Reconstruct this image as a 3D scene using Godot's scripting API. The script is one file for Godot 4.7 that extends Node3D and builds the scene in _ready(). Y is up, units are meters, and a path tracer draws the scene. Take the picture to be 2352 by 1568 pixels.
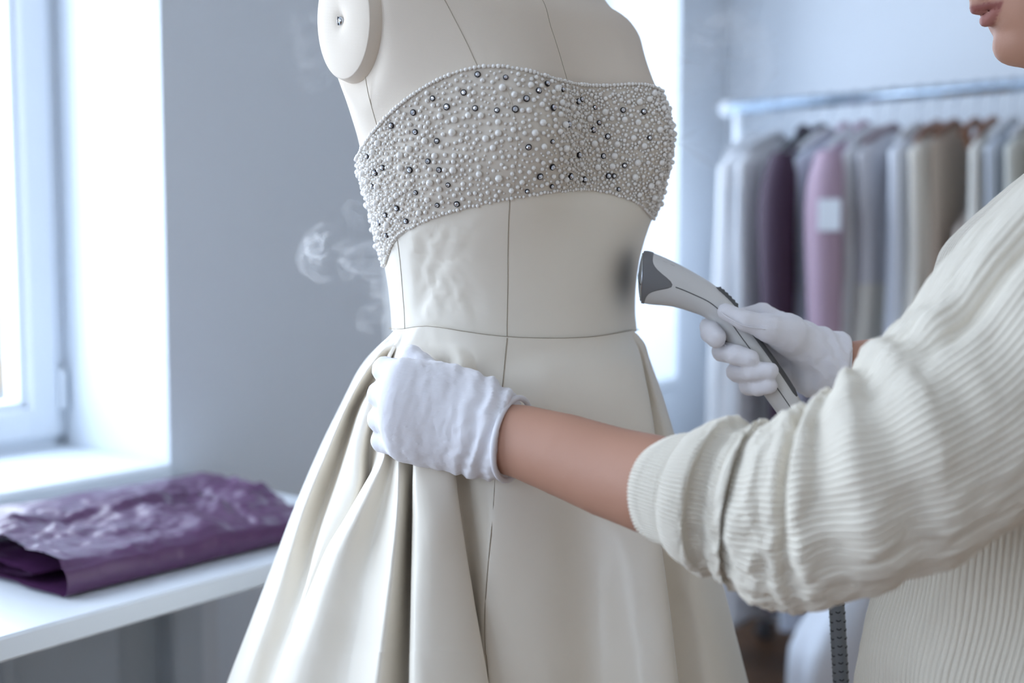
extends Node3D
# A bridal atelier: a dress form in a pearl-beaded gown, a gloved dresser steaming it, a clothes rack behind.
# Metres; y up. The window wall runs obliquely; ROOM_AT / ROOM_TURN place the room's own axes
# (x along the window wall, z from the wall into the room).

const ROOM_AT := Vector3(-0.5733, 0, -2.0316)
const ROOM_TURN := 52.5
const FORM_AT := Vector3(0, 0, -1.18)
const FORM_LOW := 0.9382
const FORM_HIGH := 1.5439
const BUST_Y := 1.2630
const BUST_OUT := 0.047
const BUST_ASIDE := 0.084
# the dress form's horizontal sections from low to high: centre x, half width, half depth
const FORM := [[0.0082, 0.124, 0.0818], [0.0082, 0.125, 0.0829], [0.0083, 0.1259, 0.0839], [0.0083, 0.1269, 0.0849], [0.0084, 0.1279, 0.086], [0.0084, 0.1289, 0.087], [0.0084, 0.1299, 0.0882], [0.0084, 0.1311, 0.0894], [0.0083, 0.1326, 0.0909], [0.0082, 0.1341, 0.0924], [0.008, 0.1354, 0.0939], [0.0078, 0.1361, 0.0951], [0.0075, 0.1362, 0.0961], [0.0072, 0.1362, 0.0971], [0.0068, 0.1363, 0.0979], [0.0064, 0.1363, 0.0981], [0.0058, 0.1361, 0.098], [0.0051, 0.1358, 0.0978], [0.0047, 0.1358, 0.0978], [0.0043, 0.1362, 0.0981], [0.004, 0.1368, 0.0985], [0.0037, 0.1375, 0.099], [0.0033, 0.1385, 0.0998], [0.0029, 0.1398, 0.1007], [0.0025, 0.1412, 0.1016], [0.0022, 0.143, 0.1025], [0.0019, 0.145, 0.1034], [0.0016, 0.1471, 0.1044], [0.0014, 0.1491, 0.1055], [0.0012, 0.1512, 0.1066], [0.001, 0.1532, 0.1072], [0.0001, 0.155, 0.1074], [-0.0011, 0.1567, 0.1076], [-0.0023, 0.1582, 0.1077], [-0.003, 0.1595, 0.1077], [-0.0036, 0.1606, 0.1077], [-0.0042, 0.1617, 0.1077], [-0.0049, 0.1629, 0.1077], [-0.0057, 0.1644, 0.1078], [-0.0068, 0.1661, 0.1081], [-0.008, 0.1679, 0.1085], [-0.0092, 0.1697, 0.1089], [-0.0105, 0.1716, 0.1092], [-0.012, 0.1736, 0.1096], [-0.0135, 0.1756, 0.11], [-0.015, 0.1774, 0.1102], [-0.0163, 0.1789, 0.1104], [-0.0176, 0.1801, 0.1104], [-0.0188, 0.1811, 0.1105], [-0.0201, 0.182, 0.1104], [-0.0213, 0.1827, 0.1101], [-0.0229, 0.1829, 0.1097], [-0.0255, 0.182, 0.1075], [-0.0293, 0.1798, 0.1037], [-0.0361, 0.1735, 0.098], [-0.0386, 0.1671, 0.0931], [-0.0394, 0.1615, 0.0892], [-0.0399, 0.1553, 0.0854], [-0.0396, 0.147, 0.0811], [-0.0368, 0.1358, 0.0762], [-0.0323, 0.1223, 0.0712], [-0.0266, 0.1066, 0.0665], [-0.0171, 0.0853, 0.062], [-0.0085, 0.0682, 0.0577], [-0.0028, 0.0585, 0.053], [0.0016, 0.0518, 0.0489], [0.0029, 0.0498, 0.0473], [0.0034, 0.049, 0.0466], [0.0038, 0.0484, 0.046], [0.0041, 0.048, 0.0456], [0.0044, 0.0475, 0.0452], [0.0047, 0.047, 0.0447]]
# the gown's hems round the form, every 6 degrees from its left side over the front
const BODICE_TOP := [1.3249, 1.3223, 1.3177, 1.3129, 1.3089, 1.3073, 1.3085, 1.3096, 1.3082, 1.306, 1.3048, 1.3043, 1.304, 1.304, 1.3053, 1.3083, 1.3112, 1.3113, 1.3078, 1.3021, 1.2951, 1.2874, 1.2792, 1.2707, 1.2623, 1.2548, 1.2485, 1.2434, 1.2399, 1.239, 1.2406, 1.2433, 1.2462, 1.2491, 1.252, 1.2548, 1.2577, 1.2606, 1.2634, 1.2663, 1.2692, 1.2721, 1.2749, 1.2778, 1.2807, 1.2835, 1.2864, 1.2893, 1.2922, 1.295, 1.2979, 1.3008, 1.3036, 1.3065, 1.3094, 1.3123, 1.3151, 1.318, 1.3209, 1.3237]
const BODICE_LOW := [1.1855, 1.1848, 1.184, 1.184, 1.1853, 1.1889, 1.1944, 1.1996, 1.2035, 1.2066, 1.2083, 1.208, 1.2067, 1.2049, 1.2029, 1.2009, 1.1985, 1.1953, 1.1918, 1.1882, 1.1845, 1.1801, 1.1751, 1.17, 1.1645, 1.1574, 1.1486, 1.1408, 1.1371, 1.1363, 1.1361, 1.1359, 1.1357, 1.1357, 1.1359, 1.1363, 1.1369, 1.1377, 1.1387, 1.14, 1.1414, 1.143, 1.1449, 1.1469, 1.149, 1.1513, 1.1537, 1.1561, 1.1587, 1.1612, 1.1638, 1.1664, 1.169, 1.1715, 1.1739, 1.1763, 1.1785, 1.1807, 1.1827, 1.1845]
const WAIST := [1.0687, 1.0693, 1.0701, 1.0709, 1.0714, 1.0715, 1.0712, 1.0707, 1.07, 1.0695, 1.0693, 1.0694, 1.0696, 1.0701, 1.0708, 1.0716, 1.0727, 1.0741, 1.0758, 1.0776, 1.0795, 1.0811, 1.0817, 1.0809, 1.0793, 1.0778, 1.077, 1.0766, 1.0761, 1.0754, 1.0748, 1.0745, 1.0743, 1.0741, 1.0739, 1.0736, 1.0734, 1.0732, 1.073, 1.0728, 1.0726, 1.0724, 1.0722, 1.072, 1.0718, 1.0716, 1.0714, 1.0712, 1.071, 1.0707, 1.0705, 1.0703, 1.0701, 1.0699, 1.0697, 1.0695, 1.0693, 1.0691, 1.0689, 1.0687]

var M := {}
var rng := RandomNumberGenerator.new()
var taken := {}
var noise := FastNoiseLite.new()
var fine := FastNoiseLite.new()
var side := Vector3(cos(deg_to_rad(40.0)), 0, -sin(deg_to_rad(40.0)))   # the form's left
var ahead := Vector3(sin(deg_to_rad(40.0)), 0, cos(deg_to_rad(40.0)))   # the form's front


# ---------------------------------------------------------------- helpers
func numbered(called: String) -> String:
	taken[called] = taken.get(called, -1) + 1
	return called if taken[called] == 0 else "%s_%03d" % [called, taken[called]]


func thing(called: String, label: String, category: String, at := Vector3.ZERO, turn := 0.0, group := "") -> Node3D:
	var o := Node3D.new()
	o.name = numbered(called)
	add_child(o, true)
	o.position = at
	o.rotation_degrees.y = turn
	tag(o, label, category, group)
	return o


func tag(o: Node3D, label: String, category: String, group := "", kind := "") -> void:
	if label: o.set_meta("label", label)
	if category: o.set_meta("category", category)
	if group: o.set_meta("group", group)
	if kind: o.set_meta("kind", kind)


func part(called: String, mesh: Mesh, mat: Material, parent: Node = null, at := Transform3D()) -> MeshInstance3D:
	var o := MeshInstance3D.new()
	o.mesh = mesh
	o.material_override = mat
	o.transform = at
	if parent == null:
		o.name = numbered(called)
		add_child(o, true)
	else:
		o.name = called
		parent.add_child(o, true)
	return o


func struct(called: String, mesh: Mesh, mat: Material, label := "") -> MeshInstance3D:
	var o := part(called, mesh, mat)
	o.position = ROOM_AT
	o.rotation_degrees.y = ROOM_TURN
	tag(o, label, "", "", "structure")
	return o


func in_room(x: float, y: float, z: float) -> Vector3:
	return ROOM_AT + Basis(Vector3.UP, deg_to_rad(ROOM_TURN)) * Vector3(x, y, z)


class Shape:
	# collects faces; front faces run clockwise
	var v := PackedVector3Array()
	var n := PackedVector3Array()
	var uv := PackedVector2Array()
	var c := PackedColorArray()
	var tint := Color.WHITE

	func tri(a: Vector3, b: Vector3, d: Vector3, out: Vector3) -> void:
		var m := (d - a).cross(b - a)
		if m.length_squared() < 1e-18:
			return
		m = m.normalized()
		if m.dot(out) < 0.0:
			var s := b
			b = d
			d = s
			m = -m
		for p in [a, b, d]:
			v.append(p)
			n.append(m)
			uv.append(Vector2(p.x + p.z, p.y))
			c.append(tint)

	func quad(a: Vector3, b: Vector3, d: Vector3, e: Vector3, out: Vector3) -> void:
		tri(a, b, d, out)
		tri(a, d, e, out)

	func box(at: Transform3D, size: Vector3, cham := 0.003) -> Shape:
		var h := size / 2.0
		var k := minf(cham, minf(h.x, minf(h.y, h.z)) * 0.5)
		for ax in 3:
			var bx := (ax + 1) % 3
			var cx := (ax + 2) % 3
			for s in [-1.0, 1.0]:
				var f := []
				for q in [Vector2(-1, -1), Vector2(1, -1), Vector2(1, 1), Vector2(-1, 1)]:
					var p := Vector3.ZERO
					p[ax] = s * h[ax]
					p[bx] = q.x * (h[bx] - k)
					p[cx] = q.y * (h[cx] - k)
					f.append(at * p)
				var o := Vector3.ZERO
				o[ax] = s
				quad(f[0], f[1], f[2], f[3], at.basis * o)
			for s in [-1.0, 1.0]:
				for t in [-1.0, 1.0]:
					var e := []
					for q in [[-1.0, 0], [1.0, 0], [1.0, 1], [-1.0, 1]]:
						var p := Vector3.ZERO
						p[ax] = q[0] * (h[ax] - k)
						p[bx] = s * (h[bx] - (k if q[1] == 0 else 0.0))
						p[cx] = t * (h[cx] - (k if q[1] == 1 else 0.0))
						e.append(at * p)
					var o := Vector3.ZERO
					o[bx] = s
					o[cx] = t
					quad(e[0], e[1], e[2], e[3], at.basis * o)
		for s in [-1.0, 1.0]:
			for t in [-1.0, 1.0]:
				for r in [-1.0, 1.0]:
					var o := Vector3(s, t, r)
					var p := Vector3(s * h.x, t * h.y, r * h.z)
					tri(at * (p - Vector3(0, t, r) * k), at * (p - Vector3(s, 0, r) * k), at * (p - Vector3(s, t, 0) * k), at.basis * o)
		return self

	func slab(lo: Vector3, hi: Vector3, cham := 0.003) -> Shape:
		return box(Transform3D(Basis(), (lo + hi) / 2.0), (hi - lo).abs(), cham)

	func mesh(smooth_mesh: ArrayMesh = null, tinted := false) -> ArrayMesh:
		var a := []
		a.resize(Mesh.ARRAY_MAX)
		a[Mesh.ARRAY_VERTEX] = v
		a[Mesh.ARRAY_NORMAL] = n
		a[Mesh.ARRAY_TEX_UV] = uv
		if tinted:
			a[Mesh.ARRAY_COLOR] = c
		var m := ArrayMesh.new()
		m.add_surface_from_arrays(Mesh.PRIMITIVE_TRIANGLES, a)
		return m


func box(size: Vector3, cham := 0.003) -> ArrayMesh:
	return Shape.new().box(Transform3D(), size, cham).mesh()


func smooth(v: PackedVector3Array, idx: PackedInt32Array, uv = null, colors = null) -> ArrayMesh:
	var n := PackedVector3Array()
	n.resize(v.size())
	for i in range(0, idx.size(), 3):
		var a := idx[i]
		var b := idx[i + 1]
		var d := idx[i + 2]
		var m := (v[d] - v[a]).cross(v[b] - v[a])
		n[a] += m
		n[b] += m
		n[d] += m
	return finish(v, n, idx, uv, colors)


func finish(v: PackedVector3Array, n: PackedVector3Array, idx: PackedInt32Array, uv = null, colors = null) -> ArrayMesh:
	for i in n.size():
		n[i] = n[i].normalized() if n[i].length_squared() > 1e-24 else Vector3.UP
	var a := []
	a.resize(Mesh.ARRAY_MAX)
	a[Mesh.ARRAY_VERTEX] = v
	a[Mesh.ARRAY_NORMAL] = n
	a[Mesh.ARRAY_INDEX] = idx
	if uv != null:
		a[Mesh.ARRAY_TEX_UV] = uv
	if colors != null:
		a[Mesh.ARRAY_COLOR] = colors
	var m := ArrayMesh.new()
	m.add_surface_from_arrays(Mesh.PRIMITIVE_TRIANGLES, a)
	return m


# a smooth surface through rows of points; closed rings repeat their first point last
func sheet(rows: Array, ring := false, tiles := Vector2.ONE, facing := Vector3.ZERO, cap := false, colors = null) -> ArrayMesh:
	if cap:
		for e in 2:
			var src: PackedVector3Array = rows[0] if e == 0 else rows[-1]
			var mid := Vector3.ZERO
			for p in src:
				mid += p
			mid /= src.size()
			var r := PackedVector3Array()
			r.resize(src.size())
			r.fill(mid)
			if e == 0:
				rows.push_front(r)
			else:
				rows.push_back(r)
	var nr := rows.size()
	var nc: int = rows[0].size()
	var v := PackedVector3Array()
	var uv := PackedVector2Array()
	var idx := PackedInt32Array()
	for i in nr:
		v.append_array(rows[i])
		for j in nc:
			uv.append(Vector2(tiles.x * j / (nc - 1), tiles.y * i / (nr - 1)))
	for i in nr - 1:
		for j in nc - 1:
			var a := i * nc + j
			for q in [a, a + 1, a + nc + 1, a, a + nc + 1, a + nc]:
				idx.append(q)
	var n := PackedVector3Array()
	n.resize(v.size())
	var sign := 0.0
	for i in range(0, idx.size(), 3):
		var a := idx[i]
		var b := idx[i + 1]
		var d := idx[i + 2]
		var m := (v[d] - v[a]).cross(v[b] - v[a])
		n[a] += m
		n[b] += m
		n[d] += m
	for i in nr:
		var mid := Vector3.ZERO
		for j in nc:
			mid += v[i * nc + j]
		mid /= nc
		for j in nc:
			sign += n[i * nc + j].dot(v[i * nc + j] - mid if facing == Vector3.ZERO else facing)
		if ring:
			var m := n[i * nc] + n[i * nc + nc - 1]
			n[i * nc] = m
			n[i * nc + nc - 1] = m
	if sign < 0.0:
		for i in range(0, idx.size(), 3):
			var s := idx[i + 1]
			idx[i + 1] = idx[i + 2]
			idx[i + 2] = s
		for i in n.size():
			n[i] = -n[i]
	if cap:   # an end cap keeps the rim's look
		for j in nc:
			n[j] = n[j] if n[j].length_squared() > 0 else Vector3.UP
	return finish(v, n, idx, uv, colors)


func spline(p: Array, t: float):
	# Catmull-Rom through p, t in 0..1
	var f := clampf(t, 0.0, 1.0) * (p.size() - 1)
	var i := mini(int(f), p.size() - 2)
	f -= i
	var a = p[maxi(i - 1, 0)]
	var b = p[i]
	var c = p[i + 1]
	var d = p[mini(i + 2, p.size() - 1)]
	return b + (c - a) * (0.5 * f) + (a * 2.0 - b * 5.0 + c * 4.0 - d) * (0.5 * f * f) + ((b - c) * 3.0 + d - a) * (0.5 * f * f * f)


func tube(p: Array, r, sides := 10, steps := 0, cap := true, tiles := Vector2.ONE) -> ArrayMesh:
	# r: a number, or an Array of radii along the tube
	var path := []
	var many := steps if steps > 0 else p.size() - 1
	for i in many + 1:
		path.append(spline(p, float(i) / many) if steps > 0 else p[i])
	var rows := []
	var up := Vector3.ZERO
	for i in many + 1:
		var dir: Vector3 = (path[mini(i + 1, many)] - path[maxi(i - 1, 0)]).normalized()
		if up == Vector3.ZERO:
			up = dir.cross(Vector3(0.31, 0.9, 0.2) if absf(dir.y) < 0.9 else Vector3(1, 0.1, 0.3)).normalized()
		up = (up - dir * up.dot(dir)).normalized()
		var b := dir.cross(up)
		var rad: float = spline(r, float(i) / many) if r is Array else r
		var row := PackedVector3Array()
		for j in sides + 1:
			var g := TAU * j / sides
			row.append(path[i] + (up * cos(g) + b * sin(g)) * rad)
		rows.append(row)
	return sheet(rows, true, tiles, Vector3.ZERO, cap)


func lathe(profile: Array, sides := 24) -> ArrayMesh:
	var rows := []
	for q in profile:
		var row := PackedVector3Array()
		for j in sides + 1:
			row.append(Vector3(q.x * cos(TAU * j / sides), q.y, q.x * sin(TAU * j / sides)))
		rows.append(row)
	return sheet(rows, true)


func joined(list: Array) -> ArrayMesh:
	var st := SurfaceTool.new()
	st.begin(Mesh.PRIMITIVE_TRIANGLES)
	for e in list:
		if e is Array:
			st.append_from(e[0], 0, e[1])
		else:
			st.append_from(e, 0, Transform3D())
	return st.commit()


# ---------------------------------------------------------------- bodies: a distance field on a grid, meshed as surface nets
class Field:
	var lo: Vector3
	var cell: float
	var nx: int
	var ny: int
	var nz: int
	var g := PackedFloat32Array()

	func _init(one: Vector3, other: Vector3, step: float) -> void:
		var low := one.min(other)
		var high := one.max(other)
		lo = low
		cell = step
		nx = int((high.x - low.x) / step) + 2
		ny = int((high.y - low.y) / step) + 2
		nz = int((high.z - low.z) / step) + 2
		g.resize(nx * ny * nz)
		g.fill(0.05)

	func span(mn: Vector3, mx: Vector3) -> Array:
		var a := ((mn - lo) / cell).floor()
		var b := ((mx - lo) / cell).ceil()
		return [maxi(int(a.x), 0), mini(int(b.x), nx - 1), maxi(int(a.y), 0), mini(int(b.y), ny - 1), maxi(int(a.z), 0), mini(int(b.z), nz - 1)]

	# a bone: a capsule that tapers from ra to rb; k rounds where it meets what is there
	func bone(a: Vector3, b: Vector3, ra: float, rb: float, k := 0.006) -> void:
		var m := Vector3.ONE * (maxf(ra, rb) + k + 2.5 * cell)
		var s := span(a.min(b) - m, a.max(b) + m)
		var ab := b - a
		var inv := 1.0 / maxf(ab.length_squared(), 1e-12)
		for z in range(s[4], s[5] + 1):
			for y in range(s[2], s[3] + 1):
				var i: int = (z * ny + y) * nx + s[0]
				var p := lo + Vector3(s[0], y, z) * cell
				for x in range(s[0], s[1] + 1):
					var t := clampf((p - a).dot(ab) * inv, 0.0, 1.0)
					var d := (p - a - ab * t).length() - (ra + (rb - ra) * t)
					var o := g[i]
					var h := maxf(k - absf(d - o), 0.0)
					g[i] = minf(d, o) - (h * h / (4.0 * k) if h > 0.0 else 0.0)
					i += 1
					p.x += cell

	# an ellipsoid of radii r, turned by b; cut: taken away
	func egg(c: Vector3, r: Vector3, k := 0.006, b := Basis(), cut := false) -> void:
		var most := maxf(r.x, maxf(r.y, r.z))
		var m := Vector3.ONE * (most + k + 2.5 * cell)
		var s := span(c - m, c + m)
		var inv := b.inverse()
		for z in range(s[4], s[5] + 1):
			for y in range(s[2], s[3] + 1):
				var i: int = (z * ny + y) * nx + s[0]
				for x in range(s[0], s[1] + 1):
					var p := inv * (lo + Vector3(x, y, z) * cell - c)
					var q := p / r
					var l := q.length()
					var d := (l - 1.0) * l / maxf((q / r).length(), 1e-6)
					if l < 1e-4:
						d = -most
					var o := g[i]
					if cut:
						d = -d
						var h := maxf(k - absf(d - o), 0.0)
						g[i] = maxf(d, o) + h * h / (4.0 * k)
					else:
						var h := maxf(k - absf(d - o), 0.0)
						g[i] = minf(d, o) - h * h / (4.0 * k)
					i += 1

	# everything past a plane is taken away
	func cut(at: Vector3, n: Vector3) -> void:
		for z in nz:
			for y in ny:
				var i := (z * ny + y) * nx
				for x in nx:
					g[i] = maxf(g[i], (lo + Vector3(x, y, z) * cell - at).dot(n))
					i += 1

	func net(v: PackedVector3Array, idx: PackedInt32Array) -> void:
		var at := PackedInt32Array()
		at.resize(nx * ny * nz)
		at.fill(-1)
		var ex := [0, 1, nx, nx + 1, nx * ny, nx * ny + 1, nx * ny + nx, nx * ny + nx + 1]
		var corner := [Vector3(0, 0, 0), Vector3(1, 0, 0), Vector3(0, 1, 0), Vector3(1, 1, 0), Vector3(0, 0, 1), Vector3(1, 0, 1), Vector3(0, 1, 1), Vector3(1, 1, 1)]
		var edges := [[0, 1], [2, 3], [4, 5], [6, 7], [0, 2], [1, 3], [4, 6], [5, 7], [0, 4], [1, 5], [2, 6], [3, 7]]
		for z in nz - 1:
			for y in ny - 1:
				var i := (z * ny + y) * nx
				for x in nx - 1:
					var q := g[i]
					if absf(q) < cell * 3.0:
						var inside := 0
						for k in 8:
							if g[i + ex[k]] < 0.0:
								inside += 1
						if inside > 0 and inside < 8:
							var sum := Vector3.ZERO
							var many := 0
							for e in edges:
								var a := g[i + ex[e[0]]]
								var b := g[i + ex[e[1]]]
								if (a < 0.0) != (b < 0.0):
									sum += corner[e[0]].lerp(corner[e[1]], a / (a - b))
									many += 1
							at[i] = v.size()
							v.append(lo + (Vector3(x, y, z) + sum / many) * cell)
					i += 1
		var sx := [1, nx, nx * ny]
		for z in range(1, nz - 1):
			for y in range(1, ny - 1):
				var i := (z * ny + y) * nx
				for x in range(1, nx - 1):
					var j := i + x
					var a := g[j]
					if absf(a) > cell * 3.0:
						continue
					for ax in 3:
						var b := g[j + sx[ax]]
						if (a < 0.0) == (b < 0.0):
							continue
						var p: int = sx[(ax + 1) % 3]
						var q: int = sx[(ax + 2) % 3]
						var c0 := at[j]
						var c1 := at[j - p]
						var c2 := at[j - p - q]
						var c3 := at[j - q]
						if c0 < 0 or c1 < 0 or c2 < 0 or c3 < 0:
							continue
						if a < 0.0:
							idx.append_array(PackedInt32Array([c0, c2, c1, c0, c3, c2]))
						else:
							idx.append_array(PackedInt32Array([c0, c1, c2, c0, c2, c3]))

	func mesh_arrays() -> Array:
		var v := PackedVector3Array()
		var idx := PackedInt32Array()
		net(v, idx)
		return [v, idx]


func normals_of(v: PackedVector3Array, idx: PackedInt32Array) -> PackedVector3Array:
	var n := PackedVector3Array()
	n.resize(v.size())
	for i in range(0, idx.size(), 3):
		var m := (v[idx[i + 2]] - v[idx[i]]).cross(v[idx[i + 1]] - v[idx[i]])
		n[idx[i]] += m
		n[idx[i + 1]] += m
		n[idx[i + 2]] += m
	for i in n.size():
		n[i] = n[i].normalized()
	return n


# ---------------------------------------------------------------- materials
func mat(called: String, c: Color, rough := 0.6, more := {}) -> StandardMaterial3D:
	var m := StandardMaterial3D.new()
	m.resource_name = called
	m.albedo_color = c
	m.roughness = rough
	for k in more:
		m.set(k, more[k])
	M[called] = m
	return m


func picture(w: int, h: int, f: Callable) -> ImageTexture:
	var im := Image.create_empty(w, h, false, Image.FORMAT_RGB8)
	for y in h:
		for x in w:
			im.set_pixel(x, y, f.call(float(x) / w, float(y) / h))
	return ImageTexture.create_from_image(im)


func bump(m: StandardMaterial3D, t: Texture2D, scale: Vector3, cm: float, world_axes := true) -> void:
	m.heightmap_enabled = true
	m.heightmap_texture = t
	m.heightmap_scale = cm
	m.uv1_scale = scale
	if world_axes:
		m.uv1_triplanar = true


func make_materials() -> void:
	var weave := picture(64, 64, func(u, v):
		var a: float = 0.5 + 0.5 * sin(TAU * 8 * u) * sin(TAU * 8 * v)
		var b: float = 0.25 * sin(TAU * (3 * u + v)) + 0.25 * sin(TAU * (v * 5 - u))
		var h: float = clampf(a * 0.7 + b * 0.3 + 0.15, 0, 1)
		return Color(h, h, h))
	var knit := picture(96, 96, func(u, v):
		var r: float = fposmod(u * 4.0, 1.0)
		var ridge: float = pow(sin(PI * r), 0.7)
		var lean: float = absf(r - 0.5)
		var loop: float = 0.5 + 0.5 * cos(TAU * (v * 4.0 + lean * 0.9))
		var h: float = clampf(0.80 * ridge + 0.18 * loop * ridge, 0, 1)
		return Color(h, h, h))
	var grain := NoiseTexture2D.new()
	grain.width = 256
	grain.height = 256
	grain.seamless = true
	grain.noise = FastNoiseLite.new()
	grain.noise.frequency = 0.09
	grain.noise.fractal_octaves = 4
	var speck := NoiseTexture2D.new()
	speck.width = 256
	speck.height = 256
	speck.seamless = true
	speck.noise = FastNoiseLite.new()
	speck.noise.frequency = 0.3
	speck.noise.fractal_octaves = 3
	var wood := picture(128, 128, func(u, v):
		var w: float = fine.get_noise_2d(u * 40.0, v * 900.0) * 0.5 + 0.5
		var k: float = 0.5 + 0.5 * sin(v * 40.0 + 5.0 * noise.get_noise_2d(u * 60.0, v * 260.0))
		return Color(0.58, 0.44, 0.33).lerp(Color(0.70, 0.55, 0.43), clampf(0.6 * w + 0.4 * k, 0, 1)))

	mat("paint", Color(0.90, 0.925, 0.955), 0.85)
	mat("cream_paint", Color(0.90, 0.865, 0.81), 0.85)
	mat("reveal_paint", Color(0.90, 0.925, 0.95), 0.7)
	mat("ceiling_paint", Color(0.95, 0.95, 0.945), 0.9)
	mat("plastic_white", Color(0.90, 0.925, 0.955), 0.35)
	mat("glass", Color(0.95, 0.98, 1.0, 0.06), 0.02, {"transparency": BaseMaterial3D.TRANSPARENCY_ALPHA})
	mat("table_white", Color(0.88, 0.90, 0.925), 0.32)
	mat("radiator_enamel", Color(0.80, 0.83, 0.86), 0.4)
	mat("plank", Color.WHITE, 0.45)
	M.plank.albedo_texture = wood
	M.plank.uv1_triplanar = true
	M.plank.uv1_scale = Vector3(1.2, 1.2, 1.2)
	mat("subfloor", Color(0.30, 0.22, 0.16), 0.8)
	# the form and the gown
	mat("linen", Color(0.89, 0.84, 0.78), 0.85)
	bump(M.linen, weave, Vector3(70, 70, 70), 0.012)
	mat("seam_thread", Color(0.66, 0.61, 0.54), 0.9)
	mat("satin", Color(0.96, 0.928, 0.875), 0.36, {"metallic_specular": 0.45, "vertex_color_use_as_albedo": true})
	mat("tulle", Color(0.875, 0.835, 0.785), 0.6)
	mat("pearl", Color(0.965, 0.95, 0.93), 0.22, {"clearcoat_enabled": true, "clearcoat": 0.7, "clearcoat_roughness": 0.08})
	mat("cream_pearl", Color(0.80, 0.70, 0.55), 0.2, {"clearcoat_enabled": true, "clearcoat": 0.7, "clearcoat_roughness": 0.08})
	mat("crystal", Color(0.86, 0.87, 0.90), 0.06, {"metallic": 0.85})
	mat("claw", Color(0.20, 0.19, 0.20), 0.35, {"metallic": 0.8})
	mat("steel", Color(0.80, 0.82, 0.85), 0.18, {"metallic": 1.0})
	mat("plate_steel", Color(0.88, 0.91, 0.94), 0.34, {"metallic": 0.75})
	mat("chrome", Color(0.78, 0.84, 0.90), 0.12, {"metallic": 1.0})
	# the person
	mat("skin", Color(0.74, 0.555, 0.47), 0.55, {"vertex_color_use_as_albedo": true})
	bump(M.skin, speck, Vector3(9, 9, 9), 0.012)
	mat("glove", Color(0.93, 0.922, 0.945), 0.9, {"rim_enabled": true, "rim": 0.4, "rim_tint": 0.3})
	bump(M.glove, weave, Vector3(90, 90, 90), 0.012)
	mat("knit", Color(0.91, 0.88, 0.825), 0.95, {"rim_enabled": true, "rim": 0.3, "rim_tint": 0.5})
	bump(M.knit, knit, Vector3(1, 1, 1), 0.10, false)
	mat("trousers", Color(0.22, 0.23, 0.27), 0.9)
	mat("hair", Color(0.22, 0.15, 0.11), 0.6)
	mat("shoe", Color(0.75, 0.73, 0.70), 0.7)
	# the steamer
	mat("shell", Color(0.86, 0.855, 0.85), 0.38)
	mat("shell_grey", Color(0.48, 0.48, 0.495), 0.42)
	mat("rubber", Color(0.34, 0.34, 0.345), 0.6)
	mat("groove", Color(0.36, 0.36, 0.36), 0.7)
	mat("hose", Color(0.44, 0.45, 0.47), 0.5)
	mat("hose_mark", Color(0.09, 0.09, 0.10), 0.6)
	mat("steam_white", Color(0.99, 0.99, 1.0), 1.0, {"transparency": BaseMaterial3D.TRANSPARENCY_ALPHA, "vertex_color_use_as_albedo": true, "cull_mode": BaseMaterial3D.CULL_DISABLED, "backlight_enabled": true, "backlight": Color(0.9, 0.9, 0.9), "metallic_specular": 0.0})
	# cloth
	mat("plum_taffeta", Color(0.335, 0.19, 0.345), 0.36, {"metallic_specular": 0.55})
	bump(M.plum_taffeta, grain, Vector3(4, 4, 4), 0.05)


func cloth(called: String, c: Color, rough := 0.75) -> StandardMaterial3D:
	if not M.has(called):
		mat(called, c, rough, {"rim_enabled": true, "rim": 0.3, "rim_tint": 0.5})
	return M[called]


# ---------------------------------------------------------------- the place
func _ready() -> void:
	var lens := CameraAttributesPhysical.new()
	lens.frustum_focal_length = 40.41          # 24 mm sensor height: 33.1 degrees upright
	lens.frustum_focus_distance = 1.05
	lens.frustum_near = 0.05
	lens.frustum_far = 200.0
	lens.exposure_aperture = 2.4
	var cam := Camera3D.new()
	cam.name = "camera"
	cam.fov = 33.08
	cam.position = Vector3(0, 1.15, 0)
	cam.rotation_degrees.x = -4.42
	cam.near = 0.05
	cam.far = 200.0
	cam.attributes = lens
	add_child(cam)
	cam.current = true

	var sky := ProceduralSkyMaterial.new()     # an even, bright overcast
	sky.sky_top_color = Color(0.80, 0.90, 1.0)
	sky.sky_horizon_color = Color(0.90, 0.95, 1.0)
	sky.sky_energy_multiplier = 1.0
	sky.ground_bottom_color = Color(0.42, 0.43, 0.45)
	sky.ground_horizon_color = Color(0.62, 0.66, 0.70)
	sky.ground_energy_multiplier = 1.0
	var env := Environment.new()
	env.background_mode = Environment.BG_SKY
	env.sky = Sky.new()
	env.sky.sky_material = sky
	env.background_energy_multiplier = SKY
	env.tonemap_mode = Environment.TONE_MAPPER_LINEAR
	env.tonemap_exposure = EXPOSURE
	env.sdfgi_enabled = true
	env.ssao_enabled = true
	env.ssil_enabled = true
	var world := WorldEnvironment.new()
	world.name = "world"
	world.environment = env
	add_child(world)
	# daylight entering at the windows: three along the window wall, and an added one in the unseen end wall behind the camera
	for q in LIGHTS:
		var day := AreaLight3D.new()
		day.name = "window_daylight"
		day.area_size = q[3]
		day.light_color = Color(0.875, 0.93, 1.0)
		day.light_energy = q[2] * DAY * q[3].x * q[3].y / 1.95
		day.area_range = 14.0
		day.area_attenuation = 2.0
		day.shadow_enabled = true
		add_child(day, true)
		day.position = q[0]
		day.rotation_degrees.y = q[1] + 180.0

	rng.seed = 11
	noise.seed = 3
	noise.frequency = 1.0
	fine.seed = 8
	fine.frequency = 1.0
	fine.fractal_octaves = 4
	make_materials()
	build_room()
	build_outside()
	build_table()
	build_folded_garment()
	build_rack()
	build_form()
	build_gown()
	build_steamer()
	build_person()
	build_steam()


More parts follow.
